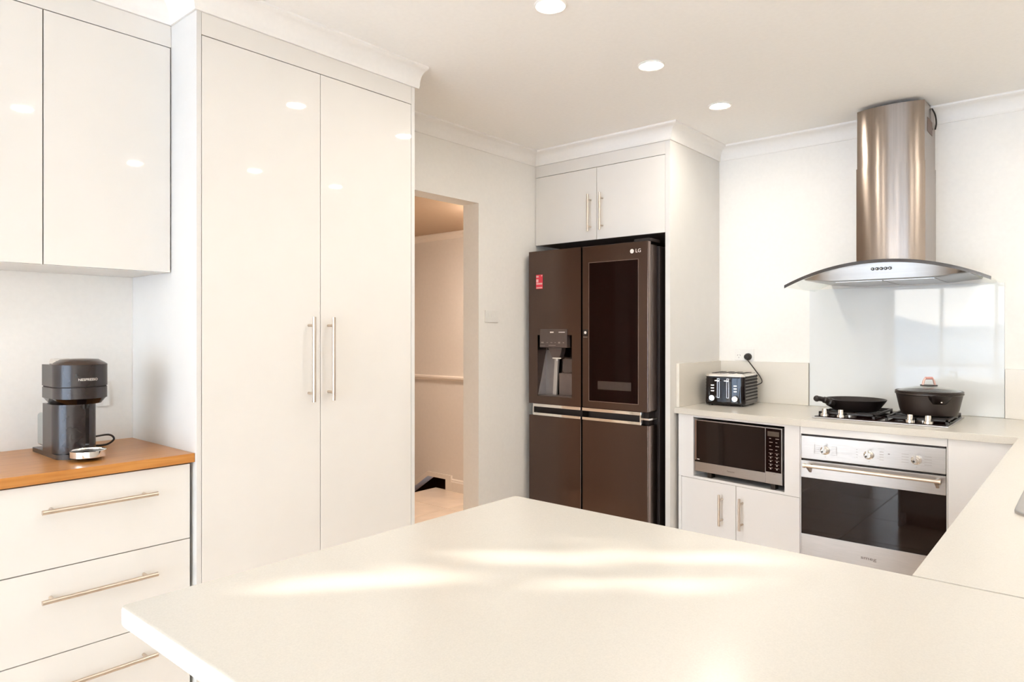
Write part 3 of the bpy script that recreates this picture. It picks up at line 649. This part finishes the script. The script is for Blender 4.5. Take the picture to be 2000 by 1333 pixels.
ov = thing('oven', (-0.74, 3.45, 0.27), 'stainless built-in oven with three knobs and dark glass door', 'oven')
box('body', M_BLACK, ov, OX0 + 0.004, OX1 - 0.004, OY + 0.021, 3.72, 0.275, 0.834)
cp = box('control_panel', M_STEEL, ov, OX0, OX1, OY, OY + 0.02, 0.7275, 0.829, 0.0015)
box('vent_slot', M_CASE, ov, OX0 + 0.012, OX1 - 0.004, OY + 0.004, OY + 0.02, 0.8295, 0.8365)
box('door_gap', M_CASE, ov, OX0 + 0.004, OX1 - 0.002, OY + 0.006, OY + 0.02, 0.7195, 0.7270)
od = box('door_rail', M_STEEL, ov, OX0, OX1, OY, OY + 0.02, 0.643, 0.719, 0.001)
box('door_glass', M_OVENG, ov, OX0, OX1, OY + 0.001, OY + 0.02, 0.390, 0.6425)
lp = box('lower_strip', M_STEEL, ov, OX0, OX1, OY, OY + 0.02, 0.268, 0.3895, 0.001)
hb = MB().cyl((-0.995, OY - 0.045, 0.703), (-0.472, OY - 0.045, 0.703), 0.0078, 16)
for x in (-0.995, -0.480): hb.cyl((x, OY - 0.045, 0.703), (x + 0.008, OY - 0.045, 0.703), 0.0105, 16)
hb.build('handle', M_NICKEL, ov)
for x in (-0.978, -0.490): MB().prism([(OY, 0.668), (OY, 0.705), (OY - 0.045, 0.708), (OY - 0.050, 0.698), (OY - 0.02, 0.680)], x - 0.005, x + 0.005, 'x').build('handle_bracket', M_NICKEL, ov)
for i, x in enumerate((-0.915, -0.740, -0.564)):
    kb = MB().lathe([(0, 0.030), (0.010, 0.030), (0.0135, 0.027), (0.0145, 0.010), (0.019, 0.008), (0.020, 0.0), (0, 0)], n=24)
    bmesh.ops.transform(kb.bm, matrix=Matrix.Translation((x, OY, 0.773)) @ Matrix.Rotation(PI / 2, 4, 'X'), verts=kb.bm.verts)
    kn = kb.build('knob', M_CHROME, ov)
    box('grip', M_STEEL, kn, x - 0.004, x + 0.004, OY - 0.033, OY - 0.028, 0.762, 0.796, 0.001)
    MB().cyl((x - 0.004, OY - 0.0335, 0.770), (x - 0.004, OY - 0.033, 0.770), 0.0042, 12).build('dot', M_BLACK, kn)
def mark(x0, x1, z0, z1, m=M_PRINTD): box('panel_mark', m, cp, x0, x1, OY - 0.0006, OY - 0.0001, z0, z1)
M_FINE = mat('fine_grey_print', (0.36, 0.33, 0.31), 0.5)
for k in range(5):
    z = 0.791 - k * 0.009
    mark(-0.960, -0.938, z, z + 0.0012, M_FINE); mark(-0.890, -0.868, z, z + 0.0012, M_FINE)
mark(-0.9605, -0.959, 0.753, 0.794, M_FINE); mark(-0.869, -0.8675, 0.753, 0.794, M_FINE)
for k in range(4):
    z = 0.789 - k * 0.011
    mark(-0.700, -0.684, z, z + 0.003, M_FINE); mark(-0.790, -0.784, z, z + 0.003, M_FINE)
mark(-0.668, -0.661, 0.783, 0.786)
for k in range(4):
    z = 0.790 - k * 0.011
    mark(-0.618, -0.592, z, z + 0.0025, M_FINE); mark(-0.536, -0.510, z - 0.002, z + 0.0005, M_FINE)
for x in (-0.915, -0.740, -0.564): mark(x - 0.002, x + 0.002, 0.742, 0.746, M_FINE)
text('logo_lettering', 'smeg', 0.024, Matrix.Translation((-0.742, OY - 0.0006, 0.333)) @ FACE_NY @ Matrix.Diagonal((1.25, 0.8, 1, 1)), M_PRINTD, lp, depth=0.0003)

# ------------------------------------------------------------------ gas cooktop
ck = thing('gas_cooktop', (-0.735, 3.5, ZT), 'black four-burner gas cooktop with silver knobs and iron trivets', 'cooktop')
CX0, CX1, CY0, CY1 = -1.003, -0.468, 3.285, 3.722
MB().box(CX0, CX1, CY0, CY1, ZT + 0.0002, ZT + 0.006, 0.002).build('steel_edge', M_STEEL, ck)
box('hob_plate', M_BLACKG, ck, CX0 + 0.010, CX1 - 0.010, CY0 + 0.010, CY1 - 0.010, ZT + 0.006, ZT + 0.009)
BZ = ZT + 0.009
for x, r in ((-0.872, 0.038), (-0.572, 0.045)):
    for y, s in ((3.405, 0.75), (3.600, 1.0)):
        bu = MB().lathe([(0, 0.0), (r * s, 0.0), (r * s, 0.008), (r * s * 0.9, 0.010), (0, 0.010)], (x, y, BZ), 28).build('burner', M_STEEL, ck)
        MB().lathe([(0, 0.010), (r * s * 0.8, 0.010), (r * s * 0.8, 0.014), (r * s * 0.7, 0.016), (0, 0.016)], (x, y, BZ), 28).build('burner_cap', M_BLACK, bu)
GZ = ZT + 0.026
for x in (-0.872, -0.595):
    g = MB(); hx, y0, y1 = 0.118, 3.345, 3.695; t = 0.005
    for b in ((x - hx, x + hx, y0, y0 + 2 * t), (x - hx, x + hx, y1 - 2 * t, y1), (x - hx, x - hx + 2 * t, y0, y1), (x + hx - 2 * t, x + hx, y0, y1), (x - hx, x + hx, 3.50 - t, 3.50 + t), (x - t, x + t, y0, 3.375), (x - t, x + t, 3.435, 3.565), (x - t, x + t, 3.635, y1)):
        g.box(b[0], b[1], b[2], b[3], GZ - 0.009, GZ, 0.001, 1)
    for cx in (x - hx + t, x + hx - t):
        for cy in (y0 + t, y1 - t): g.box(cx - t, cx + t, cy - t, cy + t, BZ, GZ - 0.009)
    for cy in (3.405, 3.600):
        for sx_ in (-1, 1): g.box(min(x + sx_ * 0.03, x + sx_ * hx), max(x + sx_ * 0.03, x + sx_ * hx), cy - t * 0.8, cy + t * 0.8, GZ - 0.009, GZ, 0.001, 1)
    g.build('trivet', M_IRON, ck)
for x, y in ((-0.957, 3.322), (-0.886, 3.318), (-0.612, 3.318), (-0.545, 3.318)):
    kn = MB().lathe([(0, 0.034), (0.0105, 0.034), (0.0115, 0.032), (0.0125, 0.012), (0.017, 0.010), (0.018, 0.0), (0, 0)], (x, y, BZ), 22).build('knob', M_CHROME, ck)
    box('pointer', M_BLACK, kn, x - 0.001, x + 0.001, y - 0.010, y, BZ + 0.0340, BZ + 0.0345)

pn = thing('frying_pan', (-0.872, 3.50, GZ), 'black cast iron frying pan on the left burners', 'pan')
MB().lathe([(0, 0.0005), (0.092, 0.0005), (0.098, 0.004), (0.124, 0.038), (0.131, 0.049), (0.133, 0.053), (0.130, 0.054), (0.126, 0.049), (0.118, 0.036), (0.094, 0.008), (0, 0.006)], (-0.872, 3.50, GZ), 56).build('bowl', M_IRON, pn)
hd = Vector((-0.60, -0.80, 0)).normalized(); hp = Vector((-0.872, 3.50, GZ)) + hd * 0.122
MB().tube([hp + Vector((0, 0, 0.034)), hp + hd * 0.025 + Vector((0, 0, 0.046)), hp + hd * 0.05 + Vector((0, 0, 0.054)), hp + hd * 0.068 + Vector((0, 0, 0.058)), hp + hd * 0.082 + Vector((0, 0, 0.059))], [0.020, 0.015, 0.0115, 0.012, 0.0145], 14, 5).sphere(hp + hd * 0.084 + Vector((0, 0, 0.059)), 0.0145).build('handle', M_IRON, pn)

pt = thing('cooking_pot', (-0.572, 3.50, GZ), 'dark cooking pot with glass lid on the right burners', 'pot')
PC = (-0.572, 3.50, GZ)
MB().lathe([(0, 0.0005), (0.098, 0.0005), (0.107, 0.006), (0.115, 0.030), (0.127, 0.088), (0.128, 0.092), (0.132, 0.095), (0.132, 0.100), (0.128, 0.101), (0.122, 0.088), (0.110, 0.030), (0.10, 0.010), (0, 0.006)], PC, 64).build('body', M_POT, pt)
for a in (math.radians(-62), math.radians(118)):
    ca, sa = math.cos(a), math.sin(a)
    def Q(r, t, z): return (PC[0] + r * ca - t * sa, PC[1] + r * sa + t * ca, PC[2] + z)
    hm = MB(); pr = [(-0.046, 0.118), (-0.040, 0.150), (-0.020, 0.163), (0.020, 0.163), (0.040, 0.150), (0.046, 0.118)]
    T = [hm.bm.verts.new(Q(r, t, 0.096)) for t, r in pr]; Bm = [hm.bm.verts.new(Q(r - 0.012 if r > 0.13 else r, t * 0.85, 0.078)) for t, r in pr]
    Lo = [hm.bm.verts.new(Q(0.120, t * 0.55, 0.058)) for t, r in pr]
    hm.bm.faces.new(T); hm.bm.faces.new(Lo[::-1])
    for A_, B_ in ((T, Bm), (Bm, Lo)):
        for i in range(6): hm.bm.faces.new((A_[i], B_[i], B_[(i + 1) % 6], A_[(i + 1) % 6]))
    sh = hm.build('side_handle', M_BLACK, pt)
    MB().sphere(Q(0.141, 0.0, 0.070), 0.0045, n=10).build('rivet', M_CHROME, sh)
lid = MB().lathe([(0.128, 0.103), (0.118, 0.107), (0.09, 0.117), (0.05, 0.125), (0.0, 0.128), (0.0, 0.131), (0.05, 0.128), (0.09, 0.120), (0.120, 0.110), (0.128, 0.106)], PC, 56).build('lid', M_LIDGL, pt)
MB().lathe([(0.124, 0.102), (0.131, 0.102), (0.132, 0.107), (0.128, 0.110), (0.122, 0.108)], PC, 64, close=True).build('lid_rim', M_POT, lid)
MB().cyl((PC[0], PC[1], PC[2] + 0.130), (PC[0], PC[1], PC[2] + 0.134), 0.034, 24).build('knob_plate', M_BLACK, lid)
c45 = (0.76, 0.65)
def G(t, z): return (PC[0] + t * c45[0], PC[1] + t * c45[1], PC[2] + z)
MB().tube([G(-0.027, 0.134), G(-0.023, 0.150), G(-0.017, 0.162), G(0.017, 0.162), G(0.023, 0.150), G(0.027, 0.134)], 0.0048, 10).build('lid_handle', mat('lid_handle_pink', (0.80, 0.52, 0.46), 0.3, 0.3), lid)
MB().tube([G(-0.015, 0.1635), G(0.0, 0.1635), G(0.015, 0.1635)], 0.0062, 10).build('lid_grip', M_SILICONE, lid)

# ------------------------------------------------------------------ range hood
rh = thing('range_hood', (-0.742, 3.65, 1.52), 'stainless range hood with tall chimney and curved glass canopy', 'range hood')
HC, HR, HH = -0.742, 0.915, 0.411
def arc_z(x, top=1.613): return top - HR + math.sqrt(HR * HR - (x - HC) ** 2)
NA = 40
def arched(x0, x1, y0, y1, dz0, dz1, n=NA):
    mb = MB(); X = [x0 + (x1 - x0) * i / n for i in range(n + 1)]
    r = [[mb.bm.verts.new((x, y, arc_z(x) + dz)) for x in X] for (y, dz) in ((y0, dz0), (y1, dz0), (y1, dz1), (y0, dz1))]
    for a, b in ((0, 1), (1, 2), (2, 3), (3, 0)):
        for i in range(n): mb.bm.faces.new((r[a][i], r[a][i + 1], r[b][i + 1], r[b][i]))
    mb.bm.faces.new([q[0] for q in r]); mb.bm.faces.new([q[-1] for q in r][::-1]); return mb
arched(HC - HH, HC + HH, 3.365, YH - 0.002, -0.006, 0.0).build('glass_canopy', M_HOODGL, rh)
arched(HC - HH, HC + HH, 3.360, 3.3648, -0.0105, 0.0040).build('canopy_edge', mat('dark_glass_edge', (0.035, 0.025, 0.022), 0.1), rh)
# body under the glass
bx0, bx1 = HC - 0.33, HC + 0.33
nb = 24; mb = MB(); front, back = [], []
def bot(x):
    e = (abs(x - HC) - 0.21) / 0.12
    return 1.529 if e < 0 else 1.529 + e * (arc_z(HC + 0.33) - 0.010 - 1.529)
X = [bx0 + (bx1 - bx0) * i / nb for i in range(nb + 1)]
ft = [mb.bm.verts.new((x, 3.392, arc_z(x) - 0.007)) for x in X]; fb = [mb.bm.verts.new((x, 3.402, bot(x) + 0.004)) for x in X]
ub = [mb.bm.verts.new((x, 3.415, bot(x))) for x in X]; bb = [mb.bm.verts.new((x, YH - 0.002, bot(x))) for x in X]; bt = [mb.bm.verts.new((x, YH - 0.002, arc_z(x) - 0.007)) for x in X]
loops = [ft, fb, ub, bb, bt]
for a, b in zip(loops, loops[1:] + loops[:1]):
    for i in range(nb): mb.bm.faces.new((a[i], a[i + 1], b[i + 1], b[i]))
mb.bm.faces.new([l[0] for l in loops][::-1]); mb.bm.faces.new([l[-1] for l in loops])
bd = mb.build('hood_body', mat('hood_body_steel', (0.34, 0.325, 0.31), 0.28, 1.0, var=0.03, scale=12, stretch=(0.3, 10, 10)), rh)
for x0, x1 in ((HC - 0.20, HC - 0.004), (HC + 0.004, HC + 0.20)):
    fm = box('filter', M_STEEL, bd, x0, x1, 3.44, 3.80, 1.5265, 1.529)
for k in range(5):
    x = -0.773 + k * 0.0175
    bt_ = MB().cyl((x, 3.386, 1.577), (x, 3.397, 1.577), 0.0066, 14).build('button', M_BLACK, bd)
    MB().cyl((x, 3.3845, 1.577), (x, 3.386, 1.577), 0.0024, 10).build('button_centre', M_CHROME, bt_)
def chimney(x0, x1, yc, bulge, z0, z1, name):
    pts = [(x0, YH - 0.002)]
    for k in range(17): t = k / 16; pts.append((x0 + (x1 - x0) * t, yc - bulge * (1 - (2 * t - 1) ** 2)))
    pts.append((x1, YH - 0.002))
    return MB().prism(pts, z0, z1, 'z').build(name, M_STEELV, rh)
chimney(-0.886, -0.598, 3.575, 0.030, 1.600, 2.075, 'chimney_lower')
cu = chimney(-0.883, -0.601, 3.578, 0.030, 2.0755, 2.350, 'chimney_upper')
box('vent_grille', mat('vent_brown', (0.16, 0.105, 0.08), 0.6), cu, -0.6012, -0.5998, 3.640, 3.760, 2.222, 2.286)
MB().tube([(-0.597, 3.73, 2.345), (-0.590, 3.765, 2.325), (-0.588, 3.785, 2.29), (-0.595, 3.80, 2.262)], 0.0035, 8, 5).build('power_cord', M_BLACK, cu)

# ------------------------------------------------------------------ toaster, outlets
to = thing('toaster', (-1.527, 3.63, ZT), 'black and chrome four-slice toaster with diamond patterned sides', 'toaster', rz=math.radians(5))
def T(nm, m, par, x0, x1, y0, y1, z0, z1, bev=0.0): return box(nm, m, par, x0, x1, y0, y1, z0, z1, bev, local=True)
TW, TD = 0.105, 0.125
for x in (-0.08, 0.08):
    for y in (-0.10, 0.10): MB().cyl((x, y, 0.0003), (x, y, 0.010), 0.009, 12).build('foot', M_BLACK, to, local=True)
loft([(rrect(-TW, TW, -TD, TD, 0.022), 0.008), (rrect(-TW - 0.003, TW + 0.003, -TD - 0.002, TD + 0.002, 0.024), 0.02), (rrect(-TW, TW, -TD, TD, 0.024), 0.158)], 'shell', M_BLACKGLOSS, to, True, True)
loft([(rrect(-TW - 0.001, TW + 0.001, -TD - 0.001, TD + 0.001, 0.025), 0.1575), (rrect(-TW + 0.001, TW - 0.001, -TD + 0.001, TD - 0.001, 0.024), 0.167), (rrect(-TW + 0.014, TW - 0.014, -TD + 0.014, TD - 0.014, 0.02), 0.173)], 'top_plate', M_CHROME, to, True, True)
for k in range(4):
    x = -0.069 + k * 0.046
    T('slot', M_CASE, to, x - 0.013, x + 0.013, -0.085, 0.085, 0.1728, 0.1742)
MB().prism([(-0.086, -TD + 0.001)] + [(-0.086 + 0.172 * k / 16, -TD - 0.0005 - 0.0045 * (1 - (k / 8 - 1) ** 2)) for k in range(17)] + [(0.086, -TD + 0.001)], 0.018, 0.150, 'z').build('front_panel', M_BLACKGLOSS, to, local=True)
for x in (-0.030, 0.020):
    mbf = MB()
    for b in ((x - 0.006, x - 0.0045, 0.045, 0.145), (x + 0.0045, x + 0.006, 0.045, 0.145), (x - 0.006, x + 0.006, 0.0435, 0.045), (x - 0.006, x + 0.006, 0.145, 0.1465)): mbf.box(b[0], b[1], -TD - 0.0065, -TD - 0.004, b[2], b[3])
    mbf.build('lever_track', M_CHROME, to, local=True)
    MB().box(x - 0.016, x + 0.012, -TD - 0.022, -TD - 0.008, 0.132, 0.139, 0.002).box(x - 0.003, x + 0.003, -TD - 0.012, -TD - 0.004, 0.130, 0.139).build('lever', M_CHROME, to, local=True)
for x in (-0.062, 0.060):
    kb = MB().lathe([(0, 0.014), (0.014, 0.014), (0.0165, 0.011), (0.0175, 0.0), (0, 0)], n=24)
    bmesh.ops.transform(kb.bm, matrix=Matrix.Translation((x, -TD - 0.005, 0.042)) @ Matrix.Rotation(PI / 2, 4, 'X'), verts=kb.bm.verts)
    kb.build('knob', M_CHROME, to, local=True)
    for k in range(3): T('button', M_CHROME, to, x - 0.009, x + 0.009, -TD - 0.0075, -TD - 0.004, 0.076 + k * 0.015, 0.083 + k * 0.015, 0.0015)
for sgn in (-1, 1):
    mbd = MB(); x = sgn * (TW - 0.0005); n1, n2 = 9, 8; dy, dz = 0.024, 0.0172
    for i in range(n1):
        for j in range(n2):
            y = -0.096 + i * dy; z = 0.026 + j * dz + dz / 2
            c = [(x, y - dy / 2, z), (x, y, z - dz / 2), (x, y + dy / 2, z), (x, y, z + dz / 2)]; tip = mbd.bm.verts.new((x + sgn * 0.008, y, z)); vs = [mbd.bm.verts.new(p) for p in c]
            for k in range(4): mbd.bm.faces.new((vs[k], vs[(k + 1) % 4], tip))
    mbd.build('diamond_side', M_BLACKGLOSS, to, smooth=False, local=True)
MB().tube([(0.093, 0.118, 0.10), (0.118, 0.150, 0.115), (0.105, 0.165, 0.145), (0.075, 0.168, 0.185), (0.040, 0.174, 0.228), (0.030, 0.178, 0.240)], 0.0030, 8, 6).build('power_cord', M_BLACK, to, local=True)

def outlet(name, loc, rz, label, w_=0.112, h_=0.066, kind='outlet'):
    o = thing(name, loc, label, 'socket' if kind == 'outlet' else 'light switch', rz=rz)
    T('plate', M_WHITEP, o, -w_ / 2, w_ / 2, -0.008, -0.0003, -h_ / 2, h_ / 2, 0.002)
    return o
po = outlet('power_outlet', (-1.540, YH, 1.167), 0, 'white double power socket on the wall above the toaster')
for x in (-0.030, 0.026):
    for dx, dz, a in ((-0.007, 0.004, 30), (0.007, 0.004, -30), (0, -0.010, 0)):
        MB().box(-0.001, 0.001, -0.0086, -0.0078, -0.004, 0.004, M=Matrix.Translation((x + dx, 0, dz - 0.008)) @ Matrix.Rotation(math.radians(a), 4, 'Y')).build('pin_hole', M_PRINTD, po, local=True)
    T('rocker', M_WHITEP, po, x - 0.006, x + 0.006, -0.010, -0.008, 0.012, 0.024, 0.001)
kb = MB().lathe([(0, 0.0), (0.020, 0.0), (0.020, 0.010), (0.017, 0.024), (0.011, 0.030), (0, 0.031)], n=24)
bmesh.ops.transform(kb.bm, matrix=Matrix.Translation((-1.514, YH - 0.009, 1.155)) @ Matrix.Rotation(PI / 2, 4, 'X'), verts=kb.bm.verts)
pgb = kb.build('plug', M_BLACK, to)
MB().cyl((-1.520, YH - 0.028, 1.148), (-1.512, YH - 0.030, 1.136), 0.006, 10, 0.004).build('cord_sleeve', M_BLACK, pgb)

sw = outlet('wall_switch', (XD, 2.837, 1.383), PI / 2, 'white triple light switch on the wall beside the hall doorway', 0.108, 0.068, 'switch')
for k in range(3): T('rocker', M_WHITEP, sw, -0.026 + k * 0.022 - 0.006, -0.026 + k * 0.022 + 0.006, -0.0105, -0.008, -0.004, 0.016, 0.001)
co_ = outlet('power_outlet', (XW, 0.81, 1.078), PI / 2, 'white power socket on the wall half hidden behind the coffee machine', 0.18, 0.085)
for x in (-0.05, 0.05): T('rocker', M_WHITEP, co_, x - 0.007, x + 0.007, -0.0105, -0.008, 0.012, 0.028, 0.001)

# ------------------------------------------------------------------ coffee machine (front faces +x)
ZW = 0.915
cm = thing('coffee_machine', (-2.40, 0.727, ZW), 'dark grey capsule coffee machine with chrome drip tray on the timber top', 'coffee machine')
def cyl_slab(cx, cy, r, xb, hw, z0, z1, name, m, r1=None, hw1=None, par=cm):
    def loop(r_, hw_):
        pts = [(xb, cy - hw_), ]
        a0 = math.asin(min(1, hw_ / r_))
        for k in range(29): a = -a0 - (PI - 2 * a0) * 0 + (2 * a0) * k / 28 if hw_ < r_ * 0.999 else -PI / 2 + PI * k / 28; pts.append((cx + r_ * math.cos(a), cy + r_ * math.sin(a)))
        pts.append((xb, cy + hw_)); return pts
    lo, hi = loop(r, hw), loop(r1 or r, hw1 or hw); mb = MB()
    A_ = [mb.bm.verts.new((*p, z0)) for p in lo]; B_ = [mb.bm.verts.new((*p, z1)) for p in hi]
    k = len(A_); mb.bm.faces.new(A_[::-1]); mb.bm.faces.new(B_)
    for i in range(k): mb.bm.faces.new((A_[i], A_[(i + 1) % k], B_[(i + 1) % k], B_[i]))
    return mb.build(name, m, par)
CY = 0.727
cyl_slab(-2.365, 0.722, 0.075, -2.555, 0.066, ZW + 0.0003, ZW + 0.014, 'base', M_COFFEE)
cyl_slab(-2.372, 0.714, 0.0585, -2.452, 0.0585, ZW + 0.0145, 1.075, 'column', M_COFFEE)
box('column_seam', M_BLACKGLOSS, cm, -2.3250, -2.3155, CY + 0.000, CY + 0.012, ZW + 0.03, 1.07)
cyl_slab(-2.360, CY, 0.058, -2.450, 0.058, 1.0755, 1.092, 'head_base', M_BLACKGLOSS, 0.071, 0.071)
cyl_slab(-2.360, CY, 0.0730, -2.452, 0.0730, 1.0925, 1.1255, 'lower_head', M_COFFEE)
cyl_slab(-2.361, CY, 0.0710, -2.450, 0.0710, 1.126, 1.1285, 'head_gap', M_CASE)
hdp = cyl_slab(-2.360, CY, 0.0735, -2.452, 0.0735, 1.129, 1.1935, 'head', M_COFFEE)
MB().lathe([(0.0735, 0.0), (0.066, 0.006), (0.050, 0.015), (0.030, 0.0165), (0, 0.017)], (-2.360, CY, 1.194), 40).build('lid', mat('lid_bronze', (0.06, 0.035, 0.026), 0.25), cm)
MB().prism([(-2.432, 1.194), (-2.375, 1.194), (-2.370, 1.204), (-2.388, 1.2125), (-2.420, 1.2115), (-2.434, 1.203)], CY - 0.060, CY - 0.018, 'y', 0.002).build('lever', M_CHROME, cm)
text('logo_lettering', 'NESPRESSO', 0.0104, Matrix.Translation((-2.360 + 0.0737, CY + 0.001, 1.150)) @ FACE_PX, M_PRINT, hdp, bend=0.0735, depth=0.0003)
MB().cyl((-2.325, CY + 0.002, 1.062), (-2.325, CY + 0.002, 1.078), 0.013, 16).build('spout', M_BLACKGLOSS, cm)
ty = MB().lathe([(0.043, 0.0), (0.047, 0.001), (0.047, 0.019), (0.0445, 0.020), (0.043, 0.016)], (-2.262, CY - 0.008, 0.925), 40, close=True).build('drip_tray', M_CHROME, cm)
MB().lathe([(0, 0.0), (0.0428, 0.0), (0.0428, 0.014), (0, 0.014)], (-2.262, CY - 0.008, 0.926), 36).build('tray_grid', M_BLACK, ty)
box('tray_stem', M_BLACK, cm, -2.315, -2.28, CY - 0.03, CY + 0.03, ZW + 0.0005, 0.930)
MB().box(-2.537, -2.4535, 0.662, 0.750, ZW + 0.022, 1.040, 0.010, 3).build('water_tank', M_TANK, cm)
MB().tube([(-2.44, 0.768, 0.953), (-2.47, 0.80, 0.953), (-2.50, 0.856, 0.951), (-2.50, 0.872, 0.935), (-2.50, 0.850, 0.9195), (-2.51, 0.815, 0.9185), (-2.55, 0.80, 0.9185)], 0.0032, 8, 6).build('power_cord', M_BLACK, cm)

# ------------------------------------------------------------------ outside: pale paving, hill, tree that dapples the sun
struct(box('ground', M_PAVING, None, -60, 60, -60, 60, -1.30, -1.25))
mb = MB(); cols = []
for i in range(25):
    x = -70 + i * 5.6; hgt = 6.0 + 3.0 * math.sin(i * 0.42) + 1.4 * math.sin(i * 1.1); cols.append([mb.bm.verts.new((x, y, z)) for y, z in ((-55, -1.25), (-68, hgt * 0.6), (-85, hgt), (-110, hgt * 0.7), (-130, -1.25))])
for a, b in zip(cols[:-1], cols[1:]):
    for k in range(4): mb.bm.faces.new((a[k], b[k], b[k + 1], a[k + 1]))
struct(mb.build('hill', M_HILL))
tr = thing('tree', (-5.0, -2.8, -1.25), 'leafy green tree outside the side window', 'tree')
target = Vector((-0.7, 0.9, 0.9)); TCN = target + SUN_DIR * 4.5
MB().tube([(TCN.x - 0.75, TCN.y + 0.55, -1.25), (TCN.x - 0.72, TCN.y + 0.6, 0.8), (TCN.x - 0.70, TCN.y + 0.6, 2.0), (TCN.x - 0.70, TCN.y + 0.55, 3.0)], [0.16, 0.13, 0.10, 0.06], 12, 4).build('trunk', M_BARK, tr)
uu = SUN_DIR.orthogonal().normalized(); vv = SUN_DIR.cross(uu)
gaps = []  # foliage shaped: leaves left out here so sun spots fall on the bench
for (x, y, r) in ((-0.845, 0.715, 0.040), (-0.735, 0.930, 0.034), (-0.665, 0.985, 0.024), (-0.515, 1.115, 0.032), (-0.63, 0.86, 0.018), (-0.50, 0.965, 0.020), (-0.71, 0.72, 0.010)):
    d = Vector((x, y, 0.9)) - target; gaps.append((d.dot(uu), d.dot(vv), r))
lf = MB(); rnd = random.Random(3)
for k in range(7000):
    a = rnd.uniform(-1.1, 1.1); b = rnd.uniform(-1.0, 1.0); c = rnd.uniform(-0.5, 0.5); s = rnd.uniform(0.035, 0.06)
    if any((a - g[0]) ** 2 + (b - g[1]) ** 2 < (g[2] * 0.82 + s * 0.4) ** 2 for g in gaps): continue
    p = TCN + uu * a + vv * b + SUN_DIR * c
    if p.x > -2.95: continue
    nrm = (SUN_DIR + Vector((rnd.uniform(-.6, .6), rnd.uniform(-.6, .6), rnd.uniform(-.6, .6)))).normalized()
    e1 = nrm.orthogonal().normalized(); e2 = nrm.cross(e1); t = rnd.uniform(0, 2 * PI); f1 = e1 * math.cos(t) + e2 * math.sin(t); f2 = nrm.cross(f1)
    lf.quad(p - f1 * s, p - f2 * s * 0.55, p + f1 * s, p + f2 * s * 0.55)
fo = lf.build('foliage', M_LEAF, tr, smooth=False); fo['kind'] = 'stuff'
